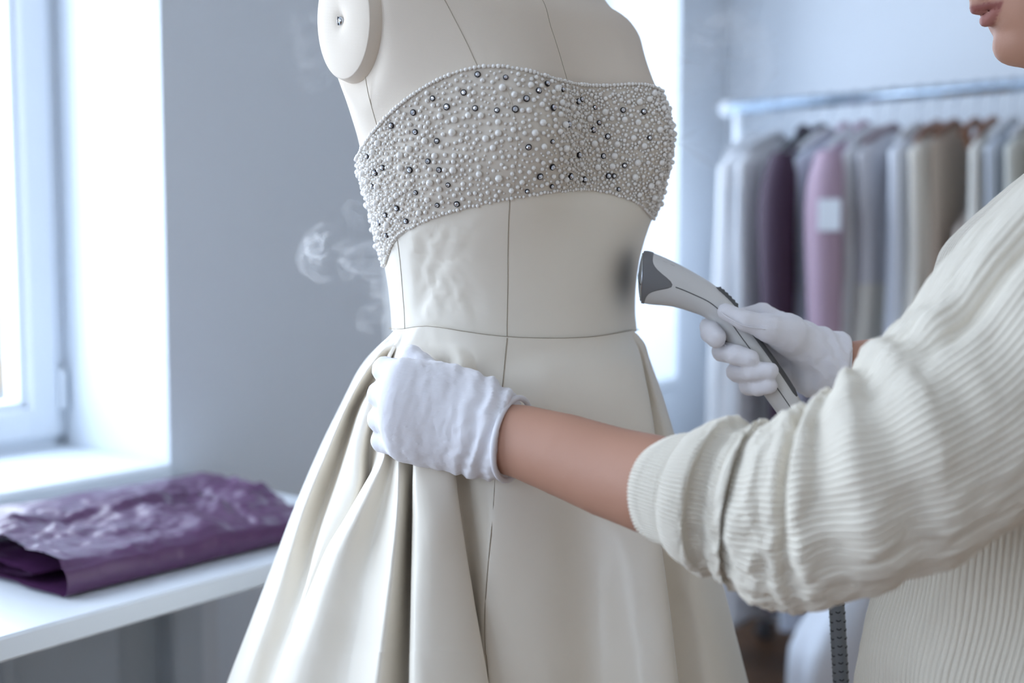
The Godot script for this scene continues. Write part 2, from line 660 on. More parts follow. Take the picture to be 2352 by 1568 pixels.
const SKY := 2.0
const EXPOSURE := 1.0
const DAY := 1.88
const WINDOWS := [[-2.45, -0.045], [0.50, 1.75]]   # where each opening of the window wall begins and ends
const ADDED_END_WINDOWS := [[0.45, 2.05]]                # the same for the window added in the unseen end wall as fill
const SILL := 0.78
const HEAD := 2.45
const CORNER := 2.04                      # where the wall behind the rack meets the window wall
const FAR_END := -3.7
const DEEP := 4.3
const HIGH := 2.95

var LIGHTS := [
	[in_room(-1.2475, 1.6, -0.44), ROOM_TURN, 2.3, Vector2(2.35, 1.62)],
	[in_room(1.125, 1.6, -0.44), ROOM_TURN, 2.1, Vector2(1.2, 1.62)],
	[in_room(FAR_END - 0.46, 1.6, 1.25), ROOM_TURN + 90.0, 1.5, Vector2(1.55, 1.62)]]  # added fill through the end-wall window, from behind the camera


func build_room() -> void:
	# window wall with three openings
	var w := Shape.new()
	w.slab(Vector3(FAR_END, 0, -0.42), Vector3(CORNER + 0.2, SILL - 0.03, 0), 0.0005)
	w.slab(Vector3(FAR_END, HEAD, -0.42), Vector3(CORNER + 0.2, HIGH + 0.1, 0), 0.001)
	var from := FAR_END
	for x in WINDOWS + [[CORNER + 0.2, 0]]:
		w.slab(Vector3(from, SILL - 0.03, -0.42), Vector3(x[0], HEAD, 0), 0.0008)
		from = x[1]
	struct("wall_left", w.mesh(), M.paint, "pale blue-white window wall with deep window openings")
	struct("wall_back", Shape.new().slab(Vector3(CORNER, 0, 0), Vector3(CORNER + 0.2, HIGH + 0.1, DEEP + 0.2), 0.001).mesh(), M.paint, "pale blue-white wall behind the clothes rack")
	struct("wall_right", Shape.new().slab(Vector3(FAR_END - 0.2, 0, DEEP), Vector3(CORNER + 0.2, HIGH + 0.1, DEEP + 0.2), 0.001).mesh(), M.cream_paint, "plain wall opposite the windows")
	w = Shape.new()
	w.slab(Vector3(FAR_END - 0.42, 0, -0.42), Vector3(FAR_END, SILL - 0.03, DEEP + 0.2), 0.001)
	w.slab(Vector3(FAR_END - 0.42, HEAD, -0.42), Vector3(FAR_END, HIGH + 0.1, DEEP + 0.2), 0.001)
	from = -0.42
	for z in ADDED_END_WINDOWS + [[DEEP + 0.2, 0]]:
		w.slab(Vector3(FAR_END - 0.42, SILL - 0.03, from), Vector3(FAR_END, HEAD, z[0]), 0.001)
		from = z[1]
	struct("wall_front", w.mesh(), M.paint, "plain end wall with an added window facing the clothes rack")
	struct("ceiling", Shape.new().slab(Vector3(FAR_END - 0.2, HIGH, -0.42), Vector3(CORNER + 0.2, HIGH + 0.15, DEEP + 0.2), 0.001).mesh(), M.ceiling_paint, "flat white ceiling")
	var fl := struct("floor", Shape.new().slab(Vector3(FAR_END - 0.2, -0.25, -0.42), Vector3(CORNER + 0.2, -0.022, DEEP + 0.2), 0.001).mesh(), M.subfloor, "brown wooden plank floor")
	# planks run along the back wall
	var lengths := [0.9, 1.2, 1.5]
	var boards := []
	for l in lengths:
		boards.append(box(Vector3(0.136, 0.02, l - 0.003), 0.002))
	var tones := []
	for k in 4:
		var t: StandardMaterial3D = M.plank.duplicate()
		t.albedo_color = [Color(1, 1, 1), Color(0.92, 0.91, 0.90), Color(1.0, 0.96, 0.92), Color(0.86, 0.86, 0.85)][k]
		t.uv1_offset = Vector3(0.31, 0.17, 0.53) * k
		tones.append(t)
	var row := 0
	var x := CORNER - 0.07
	while x > FAR_END + 0.07:
		var z := -0.35 * (row % 3)
		while z < DEEP:
			var k := rng.randi() % 3
			var a := maxf(z, 0.002)
			var b := minf(z + lengths[k], DEEP - 0.002)
			if b - a > 0.02:
				var p := part("plank", boards[k], tones[rng.randi() % 4], fl, Transform3D(Basis().scaled(Vector3(1, 1, (b - a) / lengths[k])), Vector3(x, -0.0115, (a + b) / 2)))
				tag(p, "", "", "", "structure")
			z += lengths[k]
		x -= 0.138
		row += 1
	struct("baseboard_left", Shape.new().slab(Vector3(FAR_END, 0, 0), Vector3(CORNER - 0.015, 0.08, 0.014), 0.003).mesh(), M.plastic_white, "white baseboard under the windows")
	struct("baseboard_back", Shape.new().slab(Vector3(CORNER - 0.014, 0, 0), Vector3(CORNER, 0.08, DEEP), 0.003).mesh(), M.plastic_white, "white baseboard behind the clothes rack")
	build_window(in_room(WINDOWS[0][1], 0, 0), ROOM_TURN, WINDOWS[0][1] - WINDOWS[0][0], 3, 1, "wide white framed window over the table with the purple garment")
	build_window(in_room(WINDOWS[1][1], 0, 0), ROOM_TURN, WINDOWS[1][1] - WINDOWS[1][0], 2, 2, "bright window hidden behind the dress form")
	build_window(in_room(FAR_END, 0, ADDED_END_WINDOWS[0][0]), ROOM_TURN + 90.0, 1.6, 2, 3, "added white framed window in the unseen end wall opposite the clothes rack")
	# radiator under the middle window
	var r := thing("radiator", "pale grey panel radiator with vertical flutes under the table", "radiator", in_room(-0.62, 0, 0), ROOM_TURN)
	part("panel", Shape.new().slab(Vector3(-0.52, 0.12, 0.045), Vector3(0.555, 0.64, 0.058), 0.004).mesh(), M.radiator_enamel, r)
	part("panel", Shape.new().slab(Vector3(-0.52, 0.12, 0.085), Vector3(0.40, 0.64, 0.098), 0.004).mesh(), M.radiator_enamel, r)
	part("side_grille", Shape.new().slab(Vector3(0.50, 0.115, 0.03), Vector3(0.562, 0.645, 0.105), 0.006).mesh(), M.radiator_enamel, r)
	part("top_grille", Shape.new().slab(Vector3(-0.52, 0.63, 0.03), Vector3(0.51, 0.646, 0.10), 0.004).mesh(), M.radiator_enamel, r)
	var flute := tube([Vector3(0, 0.13, 0), Vector3(0, 0.15, 0), Vector3(0, 0.61, 0), Vector3(0, 0.63, 0)], [0.006, 0.014, 0.014, 0.006], 10)
	for k in 17:
		part("flute", flute, M.radiator_enamel, r, Transform3D(Basis(), Vector3(-0.49 + 0.044 * k, 0, 0.096)))
	for s in [-0.45, 0.45]:
		part("bracket", Shape.new().slab(Vector3(s - 0.015, 0.2, 0.001), Vector3(s + 0.015, 0.56, 0.046), 0.003).mesh(), M.radiator_enamel, r)
	part("valve_pipe", tube([Vector3(0.53, 0.14, 0.05), Vector3(0.53, 0.02, 0.05), Vector3(0.53, 0.0, 0.05)], 0.008, 10), M.radiator_enamel, r)


func build_window(at: Vector3, turn: float, wide: float, many: int, n: int, label: String) -> void:
	var o := Node3D.new()
	o.name = "window_%d" % n
	add_child(o)
	o.position = at
	o.rotation_degrees.y = turn
	tag(o, label, "", "", "structure")
	var l := -wide
	var z := -0.32
	var back := -0.39
	var f := Shape.new()      # fixed frame
	f.slab(Vector3(-0.03, SILL, back), Vector3(0, HEAD, z), 0.004)
	f.slab(Vector3(l, SILL, back), Vector3(l + 0.03, HEAD, z), 0.004)
	f.slab(Vector3(l, SILL - 0.001, back), Vector3(0, SILL + 0.028, z), 0.004)
	f.slab(Vector3(l, HEAD - 0.03, back), Vector3(0, HEAD, z), 0.004)
	for s in range(1, many):
		f.slab(Vector3(l * s / many - 0.028, SILL, back), Vector3(l * s / many + 0.028, HEAD, z - 0.01), 0.004)
	part("frame", f.mesh(), M.plastic_white, o)
	for s in many:
		var a := l * (s + 1.0) / many + 0.021
		var b := l * s / many - 0.021
		var q := Shape.new()
		var zf := z + 0.014
		var zb := back + 0.01
		for e in [[a, a + 0.062, SILL + 0.02, HEAD - 0.022], [b - 0.062, b, SILL + 0.02, HEAD - 0.022]]:
			q.slab(Vector3(e[0], e[2], zb), Vector3(e[1], e[3], zf), 0.007)
		q.slab(Vector3(a + 0.05, SILL + 0.02, zb), Vector3(b - 0.05, SILL + 0.082, zf), 0.007)
		q.slab(Vector3(a + 0.05, HEAD - 0.084, zb), Vector3(b - 0.05, HEAD - 0.022, zf), 0.007)
		var sash := part("sash", q.mesh(), M.plastic_white, o)
		# glazing bead, stepped inside the sash
		var g := Shape.new()
		g.slab(Vector3(a + 0.060, SILL + 0.08, zb + 0.01), Vector3(a + 0.074, HEAD - 0.082, zf - 0.012), 0.004)
		g.slab(Vector3(b - 0.074, SILL + 0.08, zb + 0.01), Vector3(b - 0.060, HEAD - 0.082, zf - 0.012), 0.004)
		g.slab(Vector3(a + 0.06, SILL + 0.08, zb + 0.01), Vector3(b - 0.06, SILL + 0.094, zf - 0.012), 0.004)
		g.slab(Vector3(a + 0.06, HEAD - 0.096, zb + 0.01), Vector3(b - 0.06, HEAD - 0.082, zf - 0.012), 0.004)
		part("glazing_bead", g.mesh(), M.plastic_white, sash)
		part("pane", Shape.new().slab(Vector3(a + 0.066, SILL + 0.086, z - 0.036), Vector3(b - 0.066, HEAD - 0.09, z - 0.032), 0.001).mesh(), M.glass, sash)
		for y in [SILL + 0.075, HEAD - 0.13]:
			part("hinge", tube([Vector3(0, 0, 0), Vector3(0, 0.075, 0)], 0.0085, 10), M.plastic_white, sash, Transform3D(Basis(), Vector3(b + 0.006 if s == 0 else a - 0.006, y, zf - 0.002)))
	part("handle", joined([box(Vector3(0.028, 0.07, 0.012)), [box(Vector3(0.018, 0.018, 0.04)), Transform3D(Basis(), Vector3(0, 0.015, 0.022))], [box(Vector3(0.02, 0.11, 0.014), 0.004), Transform3D(Basis(), Vector3(0, -0.035, 0.043))]]), M.plastic_white, o, Transform3D(Basis(), Vector3(l * (many - 1) / many - 0.05, 1.5, z + 0.02)))
	part("sill", Shape.new().slab(Vector3(l + 0.001, SILL - 0.03, back), Vector3(-0.001, SILL + 0.002, 0.012), 0.006).mesh(), M.reveal_paint, o)


func build_outside() -> void:
	var g := part("ground", Shape.new().slab(Vector3(-60, -3.9, -60), Vector3(40, -3.6, 40), 0.001).mesh(), mat("paving", Color(0.70, 0.71, 0.72), 0.9))
	g.position = ROOM_AT
	g.rotation_degrees.y = ROOM_TURN
	tag(g, "pale paved ground outside the windows", "", "", "structure")
	var b := thing("building", "pale apartment building seen through the window glass", "building", in_room(7.0, -3.6, -16.5), ROOM_TURN)
	part("wall", Shape.new().slab(Vector3(-9, 0, -8), Vector3(9, 6.4, 0), 0.02).mesh(), mat("render_cream", Color(0.90, 0.89, 0.87), 0.9), b)
	part("roof", Shape.new().slab(Vector3(-9.3, 6.4, -8.3), Vector3(9.3, 6.65, 0.3), 0.02).mesh(), mat("roof_grey", Color(0.55, 0.57, 0.60), 0.8), b)
	part("awning", Shape.new().slab(Vector3(-9, 2.55, 0), Vector3(9, 3.0, 0.5), 0.02).mesh(), mat("awning_tan", Color(0.86, 0.72, 0.56), 0.8), b)
	mat("dark_glass", Color(0.35, 0.40, 0.47), 0.1)
	for k in 12:
		for y in [0.8, 3.9]:
			var w := part("window", box(Vector3(0.95, 1.5, 0.10), 0.02), M.plastic_white, b, Transform3D(Basis(), Vector3(-8.2 + 1.5 * k, y + 0.75, 0.02)))
			part("pane", box(Vector3(0.8, 1.35, 0.04), 0.01), M.dark_glass, w, Transform3D(Basis(), Vector3(0, 0, 0.05)))


func build_table() -> void:
	var t := thing("table", "white slab-topped table against the window wall", "table", in_room(-0.9, 0, 0.02), ROOM_TURN)
	part("table_top", Shape.new().slab(Vector3(-0.85, 0.722, 0), Vector3(0.905, 0.75, 0.535), 0.003).mesh(), M.table_white, t)
	for x in [-0.80, 0.86]:
		for z in [0.05, 0.485]:
			part("leg", Shape.new().slab(Vector3(x - 0.022, 0, z - 0.022), Vector3(x + 0.022, 0.722, z + 0.022), 0.003).mesh(), M.table_white, t)


func build_folded_garment() -> void:
	# folded over once: the fold lies along the table's front edge, the open layers face the window end
	var t := thing("folded_garment", "folded shiny purple garment lying on the white table", "garment", in_room(-0.33, 0.7505, 0.29), ROOM_TURN)
	var nu := 90
	var layers := [[0.0, 0.004, 0.0], [1.0, 0.056, 0.0]]
	# outline in the room's axes, relative to the middle: front left, front right, back right, back left
	var fl := Vector3(-0.215, 0, 0.195)
	var fr := Vector3(0.165, 0, 0.205)
	var br := Vector3(0.262, 0, -0.175)
	var bl := Vector3(-0.24, 0, -0.20)
	# the wrap: over the top from the back, round the front fold, back underneath
	var rows := []
	for i in nu + 1:
		var u := float(i) / nu
		var row := PackedVector3Array()
		for j in 121:
			var s := float(j) / 120.0
			var high := 0.0
			var back := 0.0
			var thick := 0.036 + 0.006 * sin(u * 2.4 + 0.4) + 0.006 * noise.get_noise_2d(u * 5.0, 2.0)
			thick *= lerpf(1.0, 0.86, smoothstep(0.75, 1.0, u))
			if s < 0.6:            # upper layer, from the back edge forward
				back = 1.0 - s / 0.6
				var puff := sin(PI * clampf(back * 0.94 + 0.03, 0, 1))
				high = lerpf(thick, 0.030, smoothstep(0.2, 1.0, back)) + 0.008 * puff
				high += 0.017 * noise.get_noise_2d(u * 3.0 + 3.0 + back, back * 3.0 - u * 1.5) * puff + 0.010 * absf(noise.get_noise_2d(u * 5.0 - back * 4.0, back * 6.0 + u * 3.0 + 9.0)) * puff + 0.0016 * fine.get_noise_2d(u * 9.0 + back * 5.0, back * 6.0 + 4.0)
				# long creases
				high -= 0.010 * exp(-pow((back - 0.52 - 0.16 * (0.5 - u)) / 0.02, 2.0)) * smoothstep(0.02, 0.15, u) * smoothstep(1.0, 0.7, u)
				high += 0.007 * exp(-pow((back - 0.46 - 0.16 * (0.5 - u)) / 0.03, 2.0)) * smoothstep(0.0, 0.2, u)
				high -= 0.006 * exp(-pow((u - 0.72 - 0.2 * back) / 0.02, 2.0))
				if back < 0.08:
					high -= thick * 0.10 * pow(1.0 - back / 0.08, 2.0)
				# the open end lifts a little
				high += 0.006 * exp(-u * 18.0) * (1.0 - back)
			elif s < 0.72:         # the fold
				var g := (s - 0.6) / 0.12 * PI
				high = thick * 0.5 * (0.92 + 0.0) + thick * 0.41 * cos(g)
				back = -0.028 * sin(g) * (1.0 + 0.3 * noise.get_noise_2d(u * 7.0, 9.0))
			else:                  # underneath
				back = (s - 0.72) / 0.28
				high = 0.003 + 0.003 * sin(back * 3.0)
			var a := fl.lerp(fr, u)
			var b := bl.lerp(br, u)
			var p := a.lerp(b, back)
			# the end edges are not cut dead straight
			p.x += 0.006 * noise.get_noise_2d(back * 5.0, u * 0.5 + 7.0)
			p.y = maxf(high, 0.001)
			row.append(p)
		rows.append(row)
	part("outer_cloth", sheet(rows, false, Vector2(3, 3), Vector3.UP), M.plum_taffeta, t)
	# inner layers, slumped between
	rows = []
	for i in 61:
		var u := float(i) / 60
		var row := PackedVector3Array()
		for j in 61:
			var s := float(j) / 60.0
			var back := 0.16 + 0.84 * absf(1.0 - 2.0 * s) if s > 0.5 else 0.16 + 0.84 * (1.0 - 2.0 * s)
			var up := s < 0.5
			var high := 0.022 if up else 0.010
			high += 0.004 * noise.get_noise_2d(u * 6.0, back * 5.0 + (0.0 if up else 20.0))
			high -= 0.006 * smoothstep(0.5, 1.0, back)
			if absf(s - 0.5) < 0.06:
				high = lerpf(0.022, 0.010, (s - 0.44) / 0.12)
			var p := fl.lerp(fr, u * 0.96 + 0.015).lerp(bl.lerp(br, u * 0.96 + 0.015), back)
			p.y = high
			row.append(p)
		rows.append(row)
	part("inner_layer", sheet(rows, false, Vector2(3, 3), Vector3.UP), M.plum_taffeta, t)
	# the turned-back flap along the back edge of the upper layer
	rows = []
	for i in 61:
		var u := float(i) / 60
		var row := PackedVector3Array()
		for j in 25:
			var s := float(j) / 24.0
			var back := 1.0 - 0.40 * s
			var p := fl.lerp(fr, u).lerp(bl.lerp(br, u), back)
			p.y = 0.031 + 0.007 * sin(PI * s) + 0.010 * smoothstep(0.0, 1.0, s) * (0.6 + 0.4 * sin(u * 5.0)) + 0.005 * noise.get_noise_2d(u * 8.0, s * 3.0 + 31.0)
			row.append(p)
		rows.append(row)
	part("flap", sheet(rows, false, Vector2(3, 1), Vector3.UP), M.plum_taffeta, t)


# ---------------------------------------------------------------- the rack
const RAIL_Y := 1.5437
const RAIL_AT := Vector3(0.5913, 0, -3.2)
const RAIL_LONG := 1.75


func build_rack() -> void:
	var k := thing("clothes_rack", "chrome-railed clothes rack with white uprights by the back wall", "clothes rack", RAIL_AT, ROOM_TURN)
	# local z runs along the rail
	part("rail", tube([Vector3(0, RAIL_Y, 0.0), Vector3(0, RAIL_Y, RAIL_LONG)], 0.0165, 16), M.chrome, k)
	for z in [0.0, RAIL_LONG]:
		part("end_cap", lathe([Vector2(0.001, -0.013), Vector2(0.019, -0.013), Vector2(0.0205, -0.010), Vector2(0.0205, 0.012), Vector2(0.018, 0.015), Vector2(0.001, 0.015)], 20), M.plastic_white, k, Transform3D(Basis(Vector3.RIGHT, PI / 2), Vector3(0, RAIL_Y, z)))
	for z in [0.035, RAIL_LONG - 0.035]:
		part("upright", tube([Vector3(0, 0.10, z), Vector3(0, RAIL_Y - 0.012, z)], 0.0125, 14), M.plastic_white, k)
		part("foot", tube([Vector3(-0.24, 0.10, z), Vector3(0.24, 0.10, z)], 0.0125, 14), M.plastic_white, k)
		for x in [-0.22, 0.22]:
			part("caster", tube([Vector3(x - 0.011, 0.028, z), Vector3(x + 0.011, 0.028, z)], 0.028, 18), M.shell_grey, k)
			part("caster_stem", tube([Vector3(x, 0.05, z), Vector3(x, 0.095, z)], 0.007, 8), M.steel, k)
	part("lower_rail", tube([Vector3(0, 0.16, 0.035), Vector3(0, 0.16, RAIL_LONG - 0.035)], 0.010, 12), M.plastic_white, k)

	# what hangs there, from the far end on: distance along the rail, colour, half width, thickness, hem height, flare, look
	var wood := Color(0.52, 0.34, 0.22)
	var white := Color(0.88, 0.89, 0.91)
	var list := [
		[0.085, Color(0.97, 0.975, 0.985), 0.225, 0.085, 0.21, 0.05, "white zipped garment bag hanging at the window end of the rack", "garment bag", "bag", white],
		[0.150, Color(0.95, 0.955, 0.97), 0.215, 0.075, 0.20, 0.05, "second white garment bag, between the first bag and the dark plum coat", "garment bag", "bag", white],
		[0.250, Color(0.215, 0.12, 0.21), 0.215, 0.070, 0.24, 0.01, "long dark plum coat with sloping shoulders on the rack", "coat", "coat", Color(0.12, 0.10, 0.13)],
		[0.297, Color(0.86, 0.895, 0.95), 0.205, 0.050, 0.20, 0.02, "pale ice-blue dress directly beside the dark plum coat", "dress", "dress", white],
		[0.362, Color(0.72, 0.62, 0.69), 0.210, 0.075, 0.22, 0.01, "mauve-pink coat with a white paper tag on its side", "coat", "tagged", white],
		[0.415, Color(0.93, 0.94, 0.96), 0.190, 0.045, 0.20, 0.05, "thin white dress hanging next to the mauve-pink coat", "dress", "dress", white],
		[0.462, Color(0.86, 0.85, 0.82), 0.195, 0.065, 0.20, 0.05, "greyish cream dress with a sheer grey bodice", "dress", "sheer", Color(0.58, 0.50, 0.52)],
		[0.525, Color(0.90, 0.92, 0.96), 0.190, 0.065, 0.02, 0.06, "long white gown whose full skirt spreads down to the floor", "gown", "gown", white],
		[0.570, Color(0.89, 0.87, 0.83), 0.200, 0.070, 0.22, 0.03, "soft cream dress on a wooden hanger", "dress", "dress", wood],
		[0.612, Color(0.80, 0.74, 0.68), 0.165, 0.028, 0.50, 0.00, "light brown dress half hidden behind the soft cream dress", "dress", "dress", wood],
		[0.662, Color(0.83, 0.78, 0.745), 0.170, 0.040, 0.35, 0.02, "narrow beige slip dress hanging low from its wooden hanger", "dress", "slip", wood],
		[0.702, Color(0.90, 0.89, 0.86), 0.200, 0.055, 0.25, 0.03, "bright ivory dress after the narrow beige slip dress", "dress", "dress", wood],
		[0.745, Color(0.84, 0.87, 0.92), 0.200, 0.045, 0.25, 0.03, "pale blue-white dress after the bright ivory dress", "dress", "dress", white],
		[0.795, Color(0.80, 0.80, 0.77), 0.205, 0.060, 0.22, 0.03, "pale sage-grey dress over the dresser's shoulder", "dress", "dress", white],
		[0.860, Color(0.88, 0.86, 0.82), 0.205, 0.060, 0.22, 0.04, "ivory dress furthest along the visible rail", "dress", "dress", wood],
	]
	for e in list:
		hang(e)


func hang(e: Array) -> void:
	var z: float = e[0]
	var hw: float = e[2]
	var th: float = e[3]
	var look: String = e[8]
	var at := RAIL_AT + Basis(Vector3.UP, deg_to_rad(ROOM_TURN)) * Vector3(0, 0, z)
	var yaw := ROOM_TURN + rng.randf_range(-4.0, 4.0)
	var what: String = e[6]
	# the hanger: a hook over the rail, a sloping shoulder bar; +x points away from the camera along the window wall
	var drop := 0.20 if look == "slip" else 0.0
	var h := thing("hanger", ("brown wooden hanger" if e[9].r > e[9].b + 0.1 else "plain hanger") + " carrying the " + what.split(" hanging")[0].split(" on ")[0].split(",")[0].split(" after")[0].split(" over ")[0], "hanger", at, yaw, "hangers on the rack rail")
	var hook := []
	for k in 13:
		var g := deg_to_rad(-30.0 + 210.0 * k / 12.0)
		hook.append(Vector3(0.021 * cos(g), RAIL_Y + 0.0 + 0.0205 * sin(g), 0))
	hook.reverse()
	hook.append(Vector3(0.014, RAIL_Y - 0.026, 0))
	hook.append(Vector3(0.0, RAIL_Y - 0.034, 0))
	hook.append(Vector3(0.0, RAIL_Y - 0.075, 0))
	part("hook", tube(hook, 0.0018, 6), M.steel, h)
	var bar := []
	for k in 11:
		var x := (k / 5.0 - 1.0) * (hw - 0.02)
		bar.append(Vector3(x, RAIL_Y - 0.078 - 0.22 * absf(x) - 0.5 * x * x, 0))
	part("shoulder_bar", tube(bar, [0.006, 0.010, 0.011, 0.011, 0.010, 0.006], 8), cloth("hanger_" + e[9].to_html(), e[9], 0.5), h)
	if look == "slip":
		for s in [-1.0, 1.0]:
			part("clip", box(Vector3(0.02, 0.05, 0.012), 0.003), cloth("hanger_" + e[9].to_html(), e[9], 0.5), h, Transform3D(Basis(), Vector3(s * 0.1, RAIL_Y - 0.125, 0.004)))

	# the garment: sections from the neck to the hem
	var o := thing({"garment bag": "garment_bag"}.get(e[7], e[7].replace(" ", "_")), what, e[7], at, yaw, "garments on the rack")
	var hem: float = e[4]
	var flare: float = e[5]
	var col: Color = e[1]
	var m := cloth("cloth_" + col.to_html(), col, 0.7)
	if look == "bag":       # thin woven cover: light comes through
		m.backlight_enabled = true
		m.backlight = Color(0.55, 0.56, 0.58)
	var top := RAIL_Y - 0.070 - drop
	var rows := []
	var seed_at: float = z * 97.0
	var n := 48
	for i in n + 1:
		var f := float(i) / n
		var y := 0.0
		var w := 0.0
		var t := 0.0
		var train := 0.0
		if i <= 10:             # shoulders
			var g := i / 10.0
			w = lerpf(0.035, hw, pow(g, 0.8)) * (1.0 if g < 1.0 else 1.0)
			y = top - 0.015 - 0.22 * w - 1.1 * w * w * (0.7 if look != "coat" else 1.0)
			t = lerpf(0.012, th * 0.42, g)
		else:
			var g := (i - 10.0) / (n - 10.0)
			var y0 := top - 0.015 - 0.22 * hw - 1.1 * hw * hw * (0.7 if look != "coat" else 1.0)
			y = lerpf(y0, hem, g)
			var waist := 1.0 - (0.16 if look in ["dress", "gown", "sheer", "slip"] else 0.03) * exp(-pow((g - 0.24) / 0.16, 2.0))
			w = (hw + flare * pow(g, 1.4)) * waist
			t = th * (0.42 + 0.16 * g) * (1.0 + minf(flare, 0.1) * 2.2 * g)
			if look == "gown":     # the train swings out on the near side
				train = 0.44 * smoothstep(0.62, 0.80, g) - 0.05 * smoothstep(0.84, 1.0, g)
				t += 0.05 * smoothstep(0.62, 0.8, g)
		var row := PackedVector3Array()
		for j in 57:
			var a := TAU * j / 56.0
			var c := cos(a)
			var s := sin(a)
			var fold := 0.0
			if i > 8:
				var depth := smoothstep(8.0, 22.0, i)
				fold = depth * (0.32 * sin(a * 7.0 + seed_at) + 0.24 * sin(a * 12.0 + seed_at * 2.0 + f * 2.0))
			var x := (w + (train if c < 0.0 else 0.0)) * signf(c) * pow(absf(c), 0.85) * (1.0 + 0.05 * fold)
			row.append(Vector3(x + 0.012 * noise.get_noise_2d(f * 3.0, seed_at), y - 0.02 * absf(fold) * float(i == n), t * signf(s) * pow(absf(s), 0.8) * (1.0 + 0.55 * fold)))
		rows.append(row)
	if look == "sheer":
		part("bodice", sheet(rows.slice(0, 21), true), cloth("sheer_grey", Color(0.80, 0.80, 0.825), 0.7), o)
		part("skirt", sheet(rows.slice(20), true), m, o)
	else:
		part({"bag": "cover", "coat": "body", "tagged": "body"}.get(look, "body"), sheet(rows, true), m, o)
	if look == "bag":
		part("zipper", tube([Vector3(-hw - 0.002, top - 0.16, th * 0.05), Vector3(-hw - 0.012, top - 0.5, th * 0.05), Vector3(-hw - 0.03, 0.6, th * 0.05)], 0.003, 6), M.plastic_white, o)
	if look in ["coat", "tagged"]:
		for s in [-1.0, 1.0]:   # sleeves hanging beside the body
			var p := [Vector3(s * (hw - 0.03), top - 0.09, 0), Vector3(s * (hw + 0.012), top - 0.2, 0.004), Vector3(s * (hw + 0.022), top - 0.42, 0.012), Vector3(s * (hw + 0.012), top - 0.66, 0.018)]
			part("sleeve", tube(p, [0.035, 0.046, 0.042, 0.036], 14, 14), m, o)
		part("collar", tube([Vector3(-0.05, top - 0.012, 0.02), Vector3(0, top + 0.004, 0.026), Vector3(0.05, top - 0.012, 0.02), Vector3(0.06, top - 0.018, 0), Vector3(0.05, top - 0.012, -0.02), Vector3(0, top + 0.004, -0.026), Vector3(-0.05, top - 0.012, -0.02)], 0.010, 8, 24), m, o)
	if look == "tagged":
		tag(part("paper_tag", box(Vector3(0.004, 0.075, 0.052), 0.001), M.plastic_white, o, Transform3D(Basis(Vector3.UP, 0.2), Vector3(-hw - 0.062, top - 0.235, 0.035))), "white paper tag", "")


# ---------------------------------------------------------------- dress form and gown
func section(y: float) -> Vector3:
	var last := FORM.size() - 1
	var f := clampf((y - FORM_LOW) / (FORM_HIGH - FORM_LOW), 0.0, 1.0) * last
	var i := mini(int(f), last - 1)
	f -= i
	var a: Array = FORM[maxi(i - 1, 0)]
	var b: Array = FORM[i]
	var c: Array = FORM[i + 1]
	var d: Array = FORM[mini(i + 2, last)]
	var r := Vector3.ZERO
	for k in 3:
		r[k] = b[k] + 0.5 * f * (c[k] - a[k] + f * (2.0 * a[k] - 5.0 * b[k] + 4.0 * c[k] - d[k] + f * (3.0 * (b[k] - c[k]) + d[k] - a[k])))
	return r


# a point of the form: turn t round it (0 at its left outline, PI at its right one), height y, off the surface
func on_form(t: float, y: float, off := 0.0) -> Vector3:
	var s := section(y)
	var th := t + atan2(ahead.x * s.z, side.x * s.y)
	var lat := (s.y + off) * cos(th)
	var fr := (s.z + off) * sin(th)
	var k := smoothstep(0.0, 0.45, sin(th))
	var dy := y - BUST_Y
	dy = dy / 0.075 if dy < 0.0 else dy / 0.088
	fr += BUST_OUT * k * (exp(-pow((lat - BUST_ASIDE) / 0.062, 2.0) - dy * dy) + exp(-pow((lat + BUST_ASIDE) / 0.062, 2.0) - dy * dy))
	return Vector3(s.x, y, FORM_AT.z) + side * lat + ahead * fr


func form_normal(t: float, y: float) -> Vector3:
	var a := on_form(t + 0.02, y) - on_form(t - 0.02, y)
	var b := on_form(t, y + 0.003) - on_form(t, y - 0.003)
	var n := a.cross(b).normalized()
	return n if n.dot(on_form(t, y) - Vector3(section(y).x, y, FORM_AT.z)) > 0.0 else -n


func around(hem: Array, t: float) -> float:
	var f := fposmod(t, TAU) / TAU * hem.size()
	var i := int(f) % hem.size()
	return lerpf(hem[i], hem[(i + 1) % hem.size()], f - int(f))


func band(low: Callable, high: Callable, off: float, nt: int, ny: int, ripple = null, colors = null) -> ArrayMesh:
	var rows := []
	for i in ny + 1:
		var row := PackedVector3Array()
		for j in nt + 1:
			var t := TAU * j / nt
			var y := lerpf(low.call(t), high.call(t), float(i) / ny)
			var o := off
			if ripple != null:
				o += ripple.call(t, y)
			row.append(on_form(t, y, o))
			if colors != null:
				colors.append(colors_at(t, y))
		rows.append(row)
	return sheet(rows, true, Vector2(12, 3), Vector3.ZERO, false, colors)


# a soft dark shade painted into the satin's colour beside the steamer's head
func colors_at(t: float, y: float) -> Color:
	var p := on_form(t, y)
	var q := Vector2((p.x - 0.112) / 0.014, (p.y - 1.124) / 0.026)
	var shade := exp(-q.length_squared() * 0.9) if p.z > -1.19 else 0.0
	return Color(1, 1, 1).lerp(Color(0.20, 0.185, 0.17), clampf(shade, 0, 1) * 0.8)


func stitched(list: Array, off: float, r: float, steps := 24) -> ArrayMesh:
	var p := []
	for k in steps + 1:
		var q: Vector2 = spline(list, float(k) / steps)
		p.append(on_form(q.x, q.y, off))
	return tube(p, r, 5)


